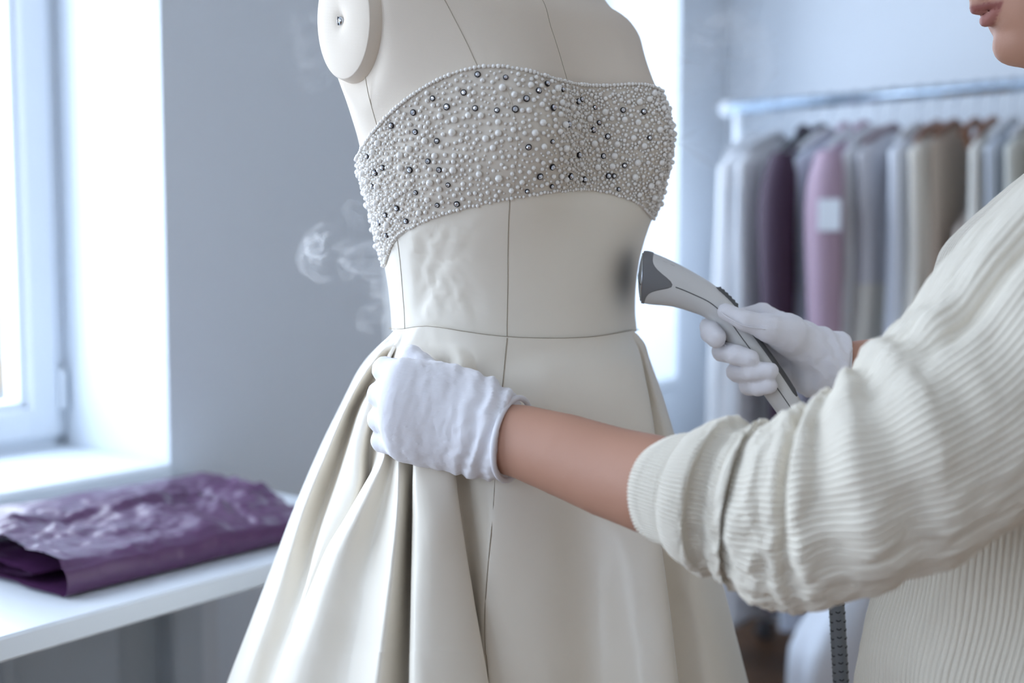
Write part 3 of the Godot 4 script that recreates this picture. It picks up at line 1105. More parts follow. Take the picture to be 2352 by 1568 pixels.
func build_form() -> void:
	var o := thing("dress_form", "linen dress form with an arm plate and steel screw, wearing the gown", "dress form", FORM_AT)
	var rel := Transform3D(Basis(), -FORM_AT)
	var flat := (-side + Vector3(0, -0.05, 0)).normalized()
	var skin := []
	for i in 151:
		var row := PackedVector3Array()
		for j in 161:
			var p := on_form(TAU * j / 160.0, lerpf(FORM_LOW + 0.02, FORM_HIGH - 0.004, i / 150.0))
			# the armhole is flat where the plate sits
			var over := (p - PLATE_AT).dot(flat) + 0.001
			p -= flat * maxf(0.0, over)
			row.append(p)
		skin.append(row)
	part("body", sheet(skin, true), M.linen, o, rel)
	# seams
	for s in [[Vector2(1.8392, 1.3743), Vector2(1.8151, 1.3544), Vector2(1.7994, 1.3337), Vector2(1.7970, 1.3127)], [Vector2(1.2291, 1.3851), Vector2(1.2367, 1.3614), Vector2(1.2217, 1.3375), Vector2(1.2102, 1.3086)], [Vector2(2.4986, 1.3086), Vector2(2.5255, 1.2941), Vector2(2.5328, 1.2807), Vector2(2.5339, 1.2653)]]:
		part("seam", stitched(s, 0.0, 0.0004), M.seam_thread, o, rel)
	# neck cap and knob
	var top := section(FORM_HIGH - 0.004)
	part("neck_cap", lathe([Vector2(0.001, 0.016), Vector2(top.y * 0.7, 0.015), Vector2(top.y * 1.0, 0.010), Vector2(top.y * 1.06, 0.0), Vector2(top.y * 1.0, -0.008)], 32), M.linen, o, Transform3D(Basis(), Vector3(top.x, FORM_HIGH, 0)))
	part("knob", lathe([Vector2(0.001, 0.085), Vector2(0.014, 0.08), Vector2(0.02, 0.066), Vector2(0.014, 0.05), Vector2(0.008, 0.04), Vector2(0.01, 0.014)], 20), M.steel, o, Transform3D(Basis(), Vector3(top.x, FORM_HIGH, 0)))
	# the padded plate that closes the armhole, dimpled round its screw
	var at: Vector3 = PLATE_AT
	var out := (-side + Vector3(0, -0.05, 0)).normalized()
	var along := (ahead - out * ahead.dot(out)).normalized()
	var up := along.cross(-out).normalized()
	if up.y < 0.0:
		up = -up
	var frame := Transform3D(Basis(along, up, out), at - FORM_AT)
	var rows := []
	for k in 26:
		var f := k / 25.0
		var rr := sin(f * PI * 0.5) if k < 20 else 1.0
		if k >= 20:
			f = 1.0
		var h := 0.008 * pow(maxf(0.0, 1.0 - pow(rr, 2.6)), 0.6) + 0.007 - 0.0035 * exp(-pow(rr / 0.11, 2.0)) - 0.002 * exp(-pow(rr / 0.28, 2.0))
		if k >= 20:
			h = 0.007 - 0.007 * (k - 19)
			rr = 1.0 - 0.012 * (k - 19)
		var row := PackedVector3Array()
		for j in 65:
			var g := TAU * j / 64.0
			row.append(Vector3(cos(g) * 0.0485 * rr, sin(g) * 0.0575 * rr, h))
		rows.append(row)
	var plate := part("arm_plate", sheet(rows, true), M.linen, o, frame)
	var screw := part("screw", lathe([Vector2(0.0001, 0.0035), Vector2(0.002, 0.0034), Vector2(0.0036, 0.0026), Vector2(0.0046, 0.001), Vector2(0.0047, -0.003)], 20), M.steel, plate, Transform3D(Basis(Vector3.RIGHT, PI / 2), Vector3(-0.003, -0.001, 0.0100)))
	screw.rotate_object_local(Vector3.UP, 0.3)
	part("screw_slot", box(Vector3(0.0012, 0.0076, 0.0012), 0.0002), M.groove, plate, Transform3D(Basis(), Vector3(-0.003, -0.001, 0.0133)))
	# stand
	part("pole", tube([Vector3(0, 0.05, 0), Vector3(0, FORM_LOW + 0.03, 0)], 0.016, 16), M.steel, o)
	for k in 3:
		var d := Vector3(cos(TAU * k / 3 + 0.4), 0, sin(TAU * k / 3 + 0.4))
		part("stand_leg", tube([Vector3(0, 0.16, 0), d * 0.14 + Vector3(0, 0.09, 0), d * 0.26 + Vector3(0, 0.014, 0)], 0.011, 10, 8), M.steel, o)


const PLATE_AT := Vector3(-0.1467, 1.3624, -1.075)


const SEAM_T := 1.713   # where the panel's two seams run
const SIDE_T := 2.512


func corner(p: Array, i: int, f: float) -> Vector3:
	# centripetal spline round a closed ring
	var n := p.size()
	var a: Vector3 = p[(i - 1 + n) % n]
	var b: Vector3 = p[i % n]
	var c: Vector3 = p[(i + 1) % n]
	var d: Vector3 = p[(i + 2) % n]
	var t1 := sqrt(maxf(a.distance_to(b), 1e-5))
	var t2 := t1 + sqrt(maxf(b.distance_to(c), 1e-5))
	var t3 := t2 + sqrt(maxf(c.distance_to(d), 1e-5))
	var t := lerpf(t1, t2, f)
	var a1 := a * ((t1 - t) / t1) + b * (t / t1)
	var a2 := b * ((t2 - t) / (t2 - t1)) + c * ((t - t1) / (t2 - t1))
	var a3 := c * ((t3 - t) / (t3 - t2)) + d * ((t - t2) / (t3 - t2))
	var b1 := a1 * ((t2 - t) / t2) + a2 * (t / t2)
	var b2 := a2 * ((t3 - t) / (t3 - t1)) + a3 * ((t - t1) / (t3 - t1))
	return b1 * ((t2 - t) / (t2 - t1)) + b2 * ((t - t1) / (t2 - t1))


# the skirt's folds: each line follows one ridge, valley or edge of the cloth from the waist seam to the floor
const FOLDS := [
	[Vector3(-0.1121, 1.077, -1.1019), Vector3(-0.1198, 1.0689, -1.1081), Vector3(-0.1313, 1.0586, -1.1292), Vector3(-0.1481, 1.0425, -1.1719), Vector3(-0.1593, 1.0271, -1.18), Vector3(-0.1687, 1.0088, -1.18), Vector3(-0.1787, 0.9886, -1.18), Vector3(-0.1908, 0.9646, -1.18), Vector3(-0.2031, 0.9387, -1.18), Vector3(-0.2163, 0.909, -1.18), Vector3(-0.2303, 0.8755, -1.18), Vector3(-0.2433, 0.8418, -1.18), Vector3(-0.2569, 0.8061, -1.18), Vector3(-0.271, 0.7702, -1.18), Vector3(-0.2853, 0.7342, -1.18), Vector3(-0.2996, 0.698, -1.18), Vector3(-0.3374, 0.6, -1.18), Vector3(-0.3916, 0.45, -1.18), Vector3(-0.4414, 0.3, -1.18), Vector3(-0.4867, 0.15, -1.18), Vector3(-0.5224, 0.02, -1.18)],
	[Vector3(-0.1091, 1.0771, -1.0968), Vector3(-0.1141, 1.0696, -1.098), Vector3(-0.122, 1.06, -1.1124), Vector3(-0.1331, 1.0467, -1.1254), Vector3(-0.1443, 1.0323, -1.1297), Vector3(-0.1552, 1.0147, -1.1305), Vector3(-0.1647, 0.9957, -1.1279), Vector3(-0.1739, 0.9738, -1.1215), Vector3(-0.1833, 0.9503, -1.1156), Vector3(-0.1948, 0.9229, -1.112), Vector3(-0.2063, 0.8924, -1.1075), Vector3(-0.2156, 0.8622, -1.1018), Vector3(-0.2255, 0.8305, -1.0964), Vector3(-0.2367, 0.7984, -1.0925), Vector3(-0.2484, 0.7662, -1.0893), Vector3(-0.2601, 0.734, -1.086), Vector3(-0.3072, 0.6, -1.073), Vector3(-0.356, 0.45, -1.0596), Vector3(-0.4007, 0.3, -1.0472), Vector3(-0.4413, 0.15, -1.036), Vector3(-0.4732, 0.02, -1.0272)],
	[Vector3(-0.1057, 1.0772, -1.0919), Vector3(-0.109, 1.07, -1.0924), Vector3(-0.1142, 1.061, -1.0996), Vector3(-0.1263, 1.0452, -1.1425), Vector3(-0.1363, 1.0302, -1.15), Vector3(-0.1475, 1.0118, -1.1545), Vector3(-0.1581, 0.9918, -1.1561), Vector3(-0.1653, 0.9695, -1.1488), Vector3(-0.1721, 0.9458, -1.1406), Vector3(-0.1816, 0.9181, -1.1354), Vector3(-0.1915, 0.8881, -1.126), Vector3(-0.1986, 0.8591, -1.1139), Vector3(-0.2034, 0.8296, -1.0994), Vector3(-0.2118, 0.7993, -1.0898), Vector3(-0.2229, 0.7679, -1.0844), Vector3(-0.2342, 0.7365, -1.0795), Vector3(-0.2814, 0.6, -1.0578), Vector3(-0.3294, 0.45, -1.0357), Vector3(-0.3734, 0.3, -1.0155), Vector3(-0.4133, 0.15, -0.9971), Vector3(-0.4447, 0.02, -0.9827)],
	[Vector3(-0.1047, 1.0773, -1.0907), Vector3(-0.1067, 1.0702, -1.0909), Vector3(-0.1102, 1.0614, -1.0947), Vector3(-0.1179, 1.0482, -1.1091), Vector3(-0.1249, 1.0352, -1.1025), Vector3(-0.1329, 1.0187, -1.0974), Vector3(-0.141, 1.0004, -1.0937), Vector3(-0.1481, 0.979, -1.0882), Vector3(-0.1549, 0.9562, -1.0822), Vector3(-0.1619, 0.9306, -1.0746), Vector3(-0.1713, 0.9014, -1.0686), Vector3(-0.181, 0.872, -1.0644), Vector3(-0.1908, 0.841, -1.0604), Vector3(-0.2004, 0.8098, -1.0572), Vector3(-0.2099, 0.7782, -1.0551), Vector3(-0.2195, 0.7466, -1.0531), Vector3(-0.2622, 0.6, -1.0438), Vector3(-0.3025, 0.45, -1.035), Vector3(-0.3395, 0.3, -1.027), Vector3(-0.373, 0.15, -1.0197), Vector3(-0.3993, 0.02, -1.014)],
	[Vector3(-0.1038, 1.0774, -1.0895), Vector3(-0.1078, 1.0702, -1.0901), Vector3(-0.1137, 1.0612, -1.0978), Vector3(-0.1221, 1.0478, -1.1134), Vector3(-0.1268, 1.0346, -1.1083), Vector3(-0.13, 1.0183, -1.1003), Vector3(-0.1338, 1.0005, -1.0929), Vector3(-0.1406, 0.9793, -1.0865), Vector3(-0.1438, 0.9573, -1.0764), Vector3(-0.1441, 0.9327, -1.0639), Vector3(-0.1517, 0.9032, -1.0608), Vector3(-0.1621, 0.8729, -1.0609), Vector3(-0.1749, 0.8404, -1.0624), Vector3(-0.1864, 0.8085, -1.0612), Vector3(-0.197, 0.7772, -1.0581), Vector3(-0.2075, 0.746, -1.0547), Vector3(-0.2551, 0.6, -1.0401), Vector3(-0.3002, 0.45, -1.0262), Vector3(-0.3414, 0.3, -1.0135), Vector3(-0.3789, 0.15, -1.0019), Vector3(-0.4083, 0.02, -0.9929)],
	[Vector3(-0.1029, 1.0776, -1.0884), Vector3(-0.1063, 1.0703, -1.0888), Vector3(-0.1113, 1.0614, -1.0944), Vector3(-0.1208, 1.0463, -1.1308), Vector3(-0.1258, 1.0319, -1.1341), Vector3(-0.129, 1.0148, -1.1297), Vector3(-0.1322, 0.9963, -1.1236), Vector3(-0.1368, 0.9748, -1.115), Vector3(-0.1383, 0.9521, -1.1054), Vector3(-0.1374, 0.9262, -1.0959), Vector3(-0.1431, 0.8972, -1.0869), Vector3(-0.1524, 0.8676, -1.0815), Vector3(-0.1649, 0.8359, -1.0779), Vector3(-0.1761, 0.8046, -1.0733), Vector3(-0.1865, 0.7736, -1.0683), Vector3(-0.1968, 0.7427, -1.0633), Vector3(-0.2429, 0.6, -1.041), Vector3(-0.2877, 0.45, -1.0193), Vector3(-0.3288, 0.3, -0.9995), Vector3(-0.366, 0.15, -0.9815), Vector3(-0.3953, 0.02, -0.9673)],
	[Vector3(-0.1015, 1.0778, -1.0867), Vector3(-0.1039, 1.0704, -1.087), Vector3(-0.1074, 1.0618, -1.0903), Vector3(-0.1128, 1.0487, -1.104), Vector3(-0.1161, 1.0352, -1.1019), Vector3(-0.1179, 1.0195, -1.0902), Vector3(-0.119, 1.0027, -1.0769), Vector3(-0.119, 0.9833, -1.0607), Vector3(-0.1207, 0.9627, -1.0461), Vector3(-0.1367, 0.9365, -1.0454), Vector3(-0.1533, 0.9078, -1.0412), Vector3(-0.1709, 0.8785, -1.0396), Vector3(-0.1839, 0.8476, -1.0375), Vector3(-0.197, 0.8165, -1.0361), Vector3(-0.2093, 0.7857, -1.0338), Vector3(-0.2198, 0.7556, -1.0296), Vector3(-0.2757, 0.6, -1.0136), Vector3(-0.3252, 0.45, -0.9994), Vector3(-0.3706, 0.3, -0.9864), Vector3(-0.4117, 0.15, -0.9747), Vector3(-0.444, 0.02, -0.9654)],
	[Vector3(-0.0947, 1.0796, -1.0801), Vector3(-0.0979, 1.0709, -1.0803), Vector3(-0.1023, 1.0623, -1.0835), Vector3(-0.1088, 1.0494, -1.0962), Vector3(-0.1133, 1.0357, -1.0973), Vector3(-0.1155, 1.02, -1.0865), Vector3(-0.1166, 1.0032, -1.0733), Vector3(-0.1162, 0.984, -1.0563), Vector3(-0.1163, 0.9641, -1.0383), Vector3(-0.126, 0.9408, -1.0245), Vector3(-0.1387, 0.9146, -1.0119), Vector3(-0.1525, 0.8872, -1.0062), Vector3(-0.1631, 0.8584, -1.0006), Vector3(-0.1732, 0.8301, -0.994), Vector3(-0.1827, 0.8019, -0.9879), Vector3(-0.191, 0.7737, -0.9823), Vector3(-0.2433, 0.6, -0.9477), Vector3(-0.2847, 0.45, -0.9204), Vector3(-0.3225, 0.3, -0.8955), Vector3(-0.3568, 0.15, -0.8728), Vector3(-0.3836, 0.02, -0.8551)],
	[Vector3(-0.0881, 1.0812, -1.0749), Vector3(-0.0915, 1.0713, -1.0751), Vector3(-0.096, 1.0628, -1.0776), Vector3(-0.1024, 1.0503, -1.0872), Vector3(-0.1083, 1.0359, -1.0954), Vector3(-0.1122, 1.0199, -1.087), Vector3(-0.1146, 1.0027, -1.0767), Vector3(-0.1139, 0.9829, -1.0636), Vector3(-0.1115, 0.9621, -1.0495), Vector3(-0.1139, 0.9387, -1.0349), Vector3(-0.1192, 0.9123, -1.0216), Vector3(-0.1256, 0.8856, -1.0122), Vector3(-0.1298, 0.8582, -1.0012), Vector3(-0.1339, 0.8309, -0.9914), Vector3(-0.1382, 0.8036, -0.983), Vector3(-0.1425, 0.7766, -0.9748), Vector3(-0.1694, 0.6, -0.9233), Vector3(-0.1902, 0.45, -0.8833), Vector3(-0.2093, 0.3, -0.8467), Vector3(-0.2266, 0.15, -0.8136), Vector3(-0.2401, 0.02, -0.7876)],
	[Vector3(-0.0817, 1.0821, -1.0709), Vector3(-0.08, 1.0716, -1.0707), Vector3(-0.0781, 1.0634, -1.0698), Vector3(-0.0777, 1.052, -1.0687), Vector3(-0.0817, 1.0391, -1.0645), Vector3(-0.0952, 1.0224, -1.0665), Vector3(-0.109, 1.0038, -1.0687), Vector3(-0.1096, 0.9842, -1.0554), Vector3(-0.1032, 0.9648, -1.0342), Vector3(-0.1008, 0.9438, -1.0098), Vector3(-0.1, 0.9205, -0.9867), Vector3(-0.1012, 0.8957, -0.9738), Vector3(-0.1035, 0.869, -0.9641), Vector3(-0.1059, 0.8434, -0.9526), Vector3(-0.1087, 0.8182, -0.9415), Vector3(-0.1114, 0.7936, -0.9305), Vector3(-0.132, 0.6, -0.8487), Vector3(-0.1465, 0.45, -0.7911), Vector3(-0.1598, 0.3, -0.7384), Vector3(-0.1718, 0.15, -0.6908), Vector3(-0.1811, 0.02, -0.6535)],
	[Vector3(-0.0737, 1.0826, -1.0669), Vector3(-0.0716, 1.0719, -1.0668), Vector3(-0.069, 1.0638, -1.0658), Vector3(-0.0659, 1.0524, -1.0638), Vector3(-0.0679, 1.0391, -1.0647), Vector3(-0.08, 1.0217, -1.0717), Vector3(-0.093, 1.0033, -1.0723), Vector3(-0.0953, 0.9827, -1.0648), Vector3(-0.0921, 0.9613, -1.0539), Vector3(-0.0911, 0.9369, -1.0434), Vector3(-0.0906, 0.9098, -1.0324), Vector3(-0.0904, 0.883, -1.0222), Vector3(-0.0902, 0.8552, -1.0117), Vector3(-0.0901, 0.8278, -1.0012), Vector3(-0.09, 0.8009, -0.9908), Vector3(-0.09, 0.7744, -0.9805), Vector3(-0.0897, 0.6, -0.9157), Vector3(-0.0895, 0.45, -0.8648), Vector3(-0.0893, 0.3, -0.8182), Vector3(-0.0891, 0.15, -0.776), Vector3(-0.089, 0.02, -0.7429)],
	[Vector3(-0.0691, 1.0822, -1.0651), Vector3(-0.0659, 1.0721, -1.0649), Vector3(-0.0621, 1.0639, -1.0637), Vector3(-0.0579, 1.0526, -1.0615), Vector3(-0.0594, 1.0394, -1.0621), Vector3(-0.0716, 1.0228, -1.0626), Vector3(-0.0856, 1.005, -1.0601), Vector3(-0.0891, 0.9859, -1.0446), Vector3(-0.0872, 0.9669, -1.0224), Vector3(-0.086, 0.9452, -1.0029), Vector3(-0.0844, 0.921, -0.9844), Vector3(-0.0835, 0.8969, -0.969), Vector3(-0.0828, 0.8717, -0.9548), Vector3(-0.0823, 0.8467, -0.9424), Vector3(-0.0819, 0.8219, -0.931), Vector3(-0.0815, 0.7977, -0.9196), Vector3(-0.0785, 0.6, -0.8319), Vector3(-0.0764, 0.45, -0.7715), Vector3(-0.0744, 0.3, -0.7164), Vector3(-0.0727, 0.15, -0.6665), Vector3(-0.0713, 0.02, -0.6275)],
	[Vector3(-0.0548, 1.0793, -1.0611), Vector3(-0.0538, 1.0724, -1.0609), Vector3(-0.0521, 1.0642, -1.0604), Vector3(-0.0474, 1.0532, -1.0551), Vector3(-0.0473, 1.0409, -1.0477), Vector3(-0.0568, 1.0246, -1.0481), Vector3(-0.0688, 1.0065, -1.049), Vector3(-0.0736, 0.9869, -1.0382), Vector3(-0.0745, 0.9672, -1.0208), Vector3(-0.073, 0.9456, -1.0011), Vector3(-0.0705, 0.9218, -0.9808), Vector3(-0.0688, 0.8979, -0.9653), Vector3(-0.0672, 0.8725, -0.9522), Vector3(-0.0657, 0.8471, -0.9411), Vector3(-0.0643, 0.8221, -0.9305), Vector3(-0.0629, 0.798, -0.9189), Vector3(-0.052, 0.6, -0.8338), Vector3(-0.0445, 0.45, -0.7752), Vector3(-0.0377, 0.3, -0.7217), Vector3(-0.0315, 0.15, -0.6734), Vector3(-0.0267, 0.02, -0.6355)],
	[Vector3(-0.0406, 1.077, -1.0591), Vector3(-0.0402, 1.0705, -1.059), Vector3(-0.0391, 1.0624, -1.0586), Vector3(-0.0349, 1.0511, -1.0582), Vector3(-0.0359, 1.0382, -1.056), Vector3(-0.0446, 1.0222, -1.054), Vector3(-0.0539, 1.0046, -1.0513), Vector3(-0.0556, 0.9852, -1.04), Vector3(-0.0533, 0.9653, -1.0243), Vector3(-0.0505, 0.9424, -1.0112), Vector3(-0.0463, 0.9164, -1.0001), Vector3(-0.042, 0.8909, -0.9893), Vector3(-0.037, 0.8643, -0.9783), Vector3(-0.032, 0.838, -0.9684), Vector3(-0.0267, 0.8118, -0.9593), Vector3(-0.0214, 0.7859, -0.9505), Vector3(0.0144, 0.6, -0.8898), Vector3(0.0407, 0.45, -0.8451), Vector3(0.0648, 0.3, -0.8042), Vector3(0.0866, 0.15, -0.7672), Vector3(0.1036, 0.02, -0.7382)],
	[Vector3(-0.0306, 1.0755, -1.0588), Vector3(-0.0305, 1.0694, -1.0587), Vector3(-0.0303, 1.0613, -1.0583), Vector3(-0.0306, 1.0499, -1.0582), Vector3(-0.0328, 1.0369, -1.0589), Vector3(-0.0375, 1.0205, -1.0597), Vector3(-0.0424, 1.0028, -1.0578), Vector3(-0.0467, 0.9822, -1.0533), Vector3(-0.05, 0.9604, -1.0475), Vector3(-0.0498, 0.9357, -1.0407), Vector3(-0.0461, 0.9082, -1.0329), Vector3(-0.0422, 0.8809, -1.0257), Vector3(-0.0378, 0.8523, -1.0183), Vector3(-0.0339, 0.824, -1.011), Vector3(-0.0305, 0.796, -1.0037), Vector3(-0.0271, 0.7682, -0.9966), Vector3(-0.0074, 0.6, -0.955), Vector3(0.0087, 0.45, -0.921), Vector3(0.0234, 0.3, -0.89), Vector3(0.0368, 0.15, -0.8618), Vector3(0.0472, 0.02, -0.8397)],
	[Vector3(-0.0044, 1.0724, -1.0617), Vector3(-0.005, 1.066, -1.0615), Vector3(-0.0058, 1.058, -1.0611), Vector3(-0.0068, 1.0467, -1.0609), Vector3(-0.008, 1.0343, -1.0562), Vector3(-0.0094, 1.019, -1.0501), Vector3(-0.0108, 1.0022, -1.0436), Vector3(-0.0124, 0.9827, -1.0361), Vector3(-0.014, 0.9618, -1.0283), Vector3(-0.0158, 0.9381, -1.0203), Vector3(-0.0175, 0.9115, -1.0123), Vector3(-0.0201, 0.885, -1.0056), Vector3(-0.0225, 0.8571, -0.999), Vector3(-0.024, 0.8294, -0.9923), Vector3(-0.0234, 0.8021, -0.9855), Vector3(-0.0205, 0.7752, -0.9785), Vector3(-0.01, 0.6, -0.936), Vector3(-0.0017, 0.45, -0.9026), Vector3(0.0059, 0.3, -0.8722), Vector3(0.0128, 0.15, -0.8445), Vector3(0.0181, 0.02, -0.8229)],
	[Vector3(0.0261, 1.0705, -1.0713), Vector3(0.0262, 1.0644, -1.0711), Vector3(0.0264, 1.0564, -1.0705), Vector3(0.0266, 1.0455, -1.0656), Vector3(0.0268, 1.0332, -1.0599), Vector3(0.0271, 1.0178, -1.0545), Vector3(0.0273, 1.0009, -1.0489), Vector3(0.0275, 0.981, -1.0426), Vector3(0.0275, 0.9598, -1.0364), Vector3(0.0274, 0.9356, -1.0299), Vector3(0.0271, 0.9086, -1.0232), Vector3(0.027, 0.8817, -1.0168), Vector3(0.0271, 0.8536, -1.01), Vector3(0.0275, 0.8258, -1.0031), Vector3(0.028, 0.7982, -0.9964), Vector3(0.0285, 0.7709, -0.9896), Vector3(0.0313, 0.6, -0.9495), Vector3(0.0336, 0.45, -0.9172), Vector3(0.0357, 0.3, -0.8876), Vector3(0.0377, 0.15, -0.8608), Vector3(0.0391, 0.02, -0.8399)],
	[Vector3(0.0553, 1.0694, -1.087), Vector3(0.0558, 1.0632, -1.0866), Vector3(0.0562, 1.0552, -1.084), Vector3(0.0566, 1.0443, -1.0777), Vector3(0.0572, 1.0317, -1.073), Vector3(0.0581, 1.0159, -1.069), Vector3(0.0592, 0.9985, -1.0653), Vector3(0.0606, 0.978, -1.0613), Vector3(0.0625, 0.9559, -1.0576), Vector3(0.065, 0.9306, -1.054), Vector3(0.068, 0.9021, -1.0506), Vector3(0.0709, 0.8737, -1.0471), Vector3(0.0737, 0.844, -1.0427), Vector3(0.0764, 0.8146, -1.0378), Vector3(0.0789, 0.7854, -1.0328), Vector3(0.0815, 0.7563, -1.0278), Vector3(0.0949, 0.6, -1.0022), Vector3(0.1066, 0.45, -0.9795), Vector3(0.1174, 0.3, -0.9588), Vector3(0.1272, 0.15, -0.94), Vector3(0.1349, 0.02, -0.9252)],
	[Vector3(0.0955, 1.0704, -1.1225), Vector3(0.0961, 1.0633, -1.1211), Vector3(0.0966, 1.0553, -1.1148), Vector3(0.0969, 1.0446, -1.1026), Vector3(0.0978, 1.0319, -1.0951), Vector3(0.0993, 1.0158, -1.0892), Vector3(0.1008, 0.9982, -1.0835), Vector3(0.1025, 0.9776, -1.0766), Vector3(0.104, 0.9558, -1.0685), Vector3(0.1053, 0.9312, -1.0588), Vector3(0.1067, 0.9041, -1.048), Vector3(0.1083, 0.8772, -1.0379), Vector3(0.1104, 0.849, -1.0283), Vector3(0.1128, 0.821, -1.0196), Vector3(0.1153, 0.7932, -1.0114), Vector3(0.1178, 0.7657, -1.0032), Vector3(0.1322, 0.6, -0.9558), Vector3(0.1442, 0.45, -0.9165), Vector3(0.1552, 0.3, -0.8805), Vector3(0.1651, 0.15, -0.8479), Vector3(0.1729, 0.02, -0.8224)],
	[Vector3(0.1191, 1.072, -1.1582), Vector3(0.123, 1.0623, -1.1565), Vector3(0.1267, 1.054, -1.1504), Vector3(0.1285, 1.0428, -1.1379), Vector3(0.1299, 1.03, -1.1271), Vector3(0.1325, 1.0136, -1.1185), Vector3(0.135, 0.9958, -1.1101), Vector3(0.1369, 0.9751, -1.0996), Vector3(0.1371, 0.9536, -1.0864), Vector3(0.1363, 0.9296, -1.0714), Vector3(0.1358, 0.9029, -1.0564), Vector3(0.1373, 0.8761, -1.0446), Vector3(0.1405, 0.8476, -1.0349), Vector3(0.1435, 0.8191, -1.0266), Vector3(0.1463, 0.7906, -1.0192), Vector3(0.1491, 0.7624, -1.0118), Vector3(0.1645, 0.6, -0.971), Vector3(0.1775, 0.45, -0.9364), Vector3(0.1894, 0.3, -0.9048), Vector3(0.2002, 0.15, -0.8761), Vector3(0.2087, 0.02, -0.8536)],
	[Vector3(0.1203, 1.072, -1.1604), Vector3(0.1232, 1.0625, -1.1598), Vector3(0.1266, 1.0535, -1.1608), Vector3(0.1301, 1.0407, -1.1642), Vector3(0.1324, 1.0267, -1.1611), Vector3(0.135, 1.0094, -1.1566), Vector3(0.137, 0.9905, -1.1505), Vector3(0.1388, 0.9684, -1.1436), Vector3(0.1393, 0.9452, -1.1345), Vector3(0.1389, 0.9191, -1.1237), Vector3(0.1389, 0.89, -1.1124), Vector3(0.1406, 0.8608, -1.1034), Vector3(0.1438, 0.8299, -1.0957), Vector3(0.1469, 0.7993, -1.0883), Vector3(0.1496, 0.769, -1.0805), Vector3(0.1522, 0.7391, -1.0726), Vector3(0.1642, 0.6, -1.0377), Vector3(0.1762, 0.45, -1.0029), Vector3(0.1871, 0.3, -0.971), Vector3(0.1971, 0.15, -0.9421), Vector3(0.2049, 0.02, -0.9193)],
	[Vector3(0.1214, 1.072, -1.1629), Vector3(0.1257, 1.0636, -1.1622), Vector3(0.1308, 1.0547, -1.1622), Vector3(0.1354, 1.0421, -1.163), Vector3(0.1382, 1.0284, -1.1562), Vector3(0.1426, 1.0111, -1.151), Vector3(0.1472, 0.9921, -1.1465), Vector3(0.1522, 0.9698, -1.1407), Vector3(0.1565, 0.9464, -1.1323), Vector3(0.1606, 0.9202, -1.1218), Vector3(0.1651, 0.8911, -1.1104), Vector3(0.1701, 0.862, -1.1009), Vector3(0.1758, 0.8312, -1.0928), Vector3(0.1818, 0.8001, -1.0864), Vector3(0.1879, 0.769, -1.0808), Vector3(0.194, 0.7382, -1.0751), Vector3(0.2201, 0.6, -1.051), Vector3(0.2464, 0.45, -1.0267), Vector3(0.2704, 0.3, -1.0044), Vector3(0.2923, 0.15, -0.9842), Vector3(0.3094, 0.02, -0.9684)],
	[Vector3(0.122, 1.072, -1.1641), Vector3(0.1295, 1.0647, -1.1649), Vector3(0.1366, 1.0553, -1.1709), Vector3(0.1414, 1.0419, -1.1783), Vector3(0.1466, 1.0271, -1.18), Vector3(0.1532, 1.0088, -1.18), Vector3(0.1597, 0.9886, -1.18), Vector3(0.1671, 0.9646, -1.18), Vector3(0.1756, 0.9387, -1.18), Vector3(0.1856, 0.909, -1.18), Vector3(0.1971, 0.8755, -1.18), Vector3(0.2082, 0.8418, -1.18), Vector3(0.2192, 0.8061, -1.18), Vector3(0.2291, 0.7702, -1.18), Vector3(0.2387, 0.7342, -1.18), Vector3(0.2482, 0.698, -1.18), Vector3(0.2735, 0.6, -1.18), Vector3(0.3097, 0.45, -1.18), Vector3(0.3429, 0.3, -1.18), Vector3(0.3731, 0.15, -1.18), Vector3(0.397, 0.02, -1.18)]]


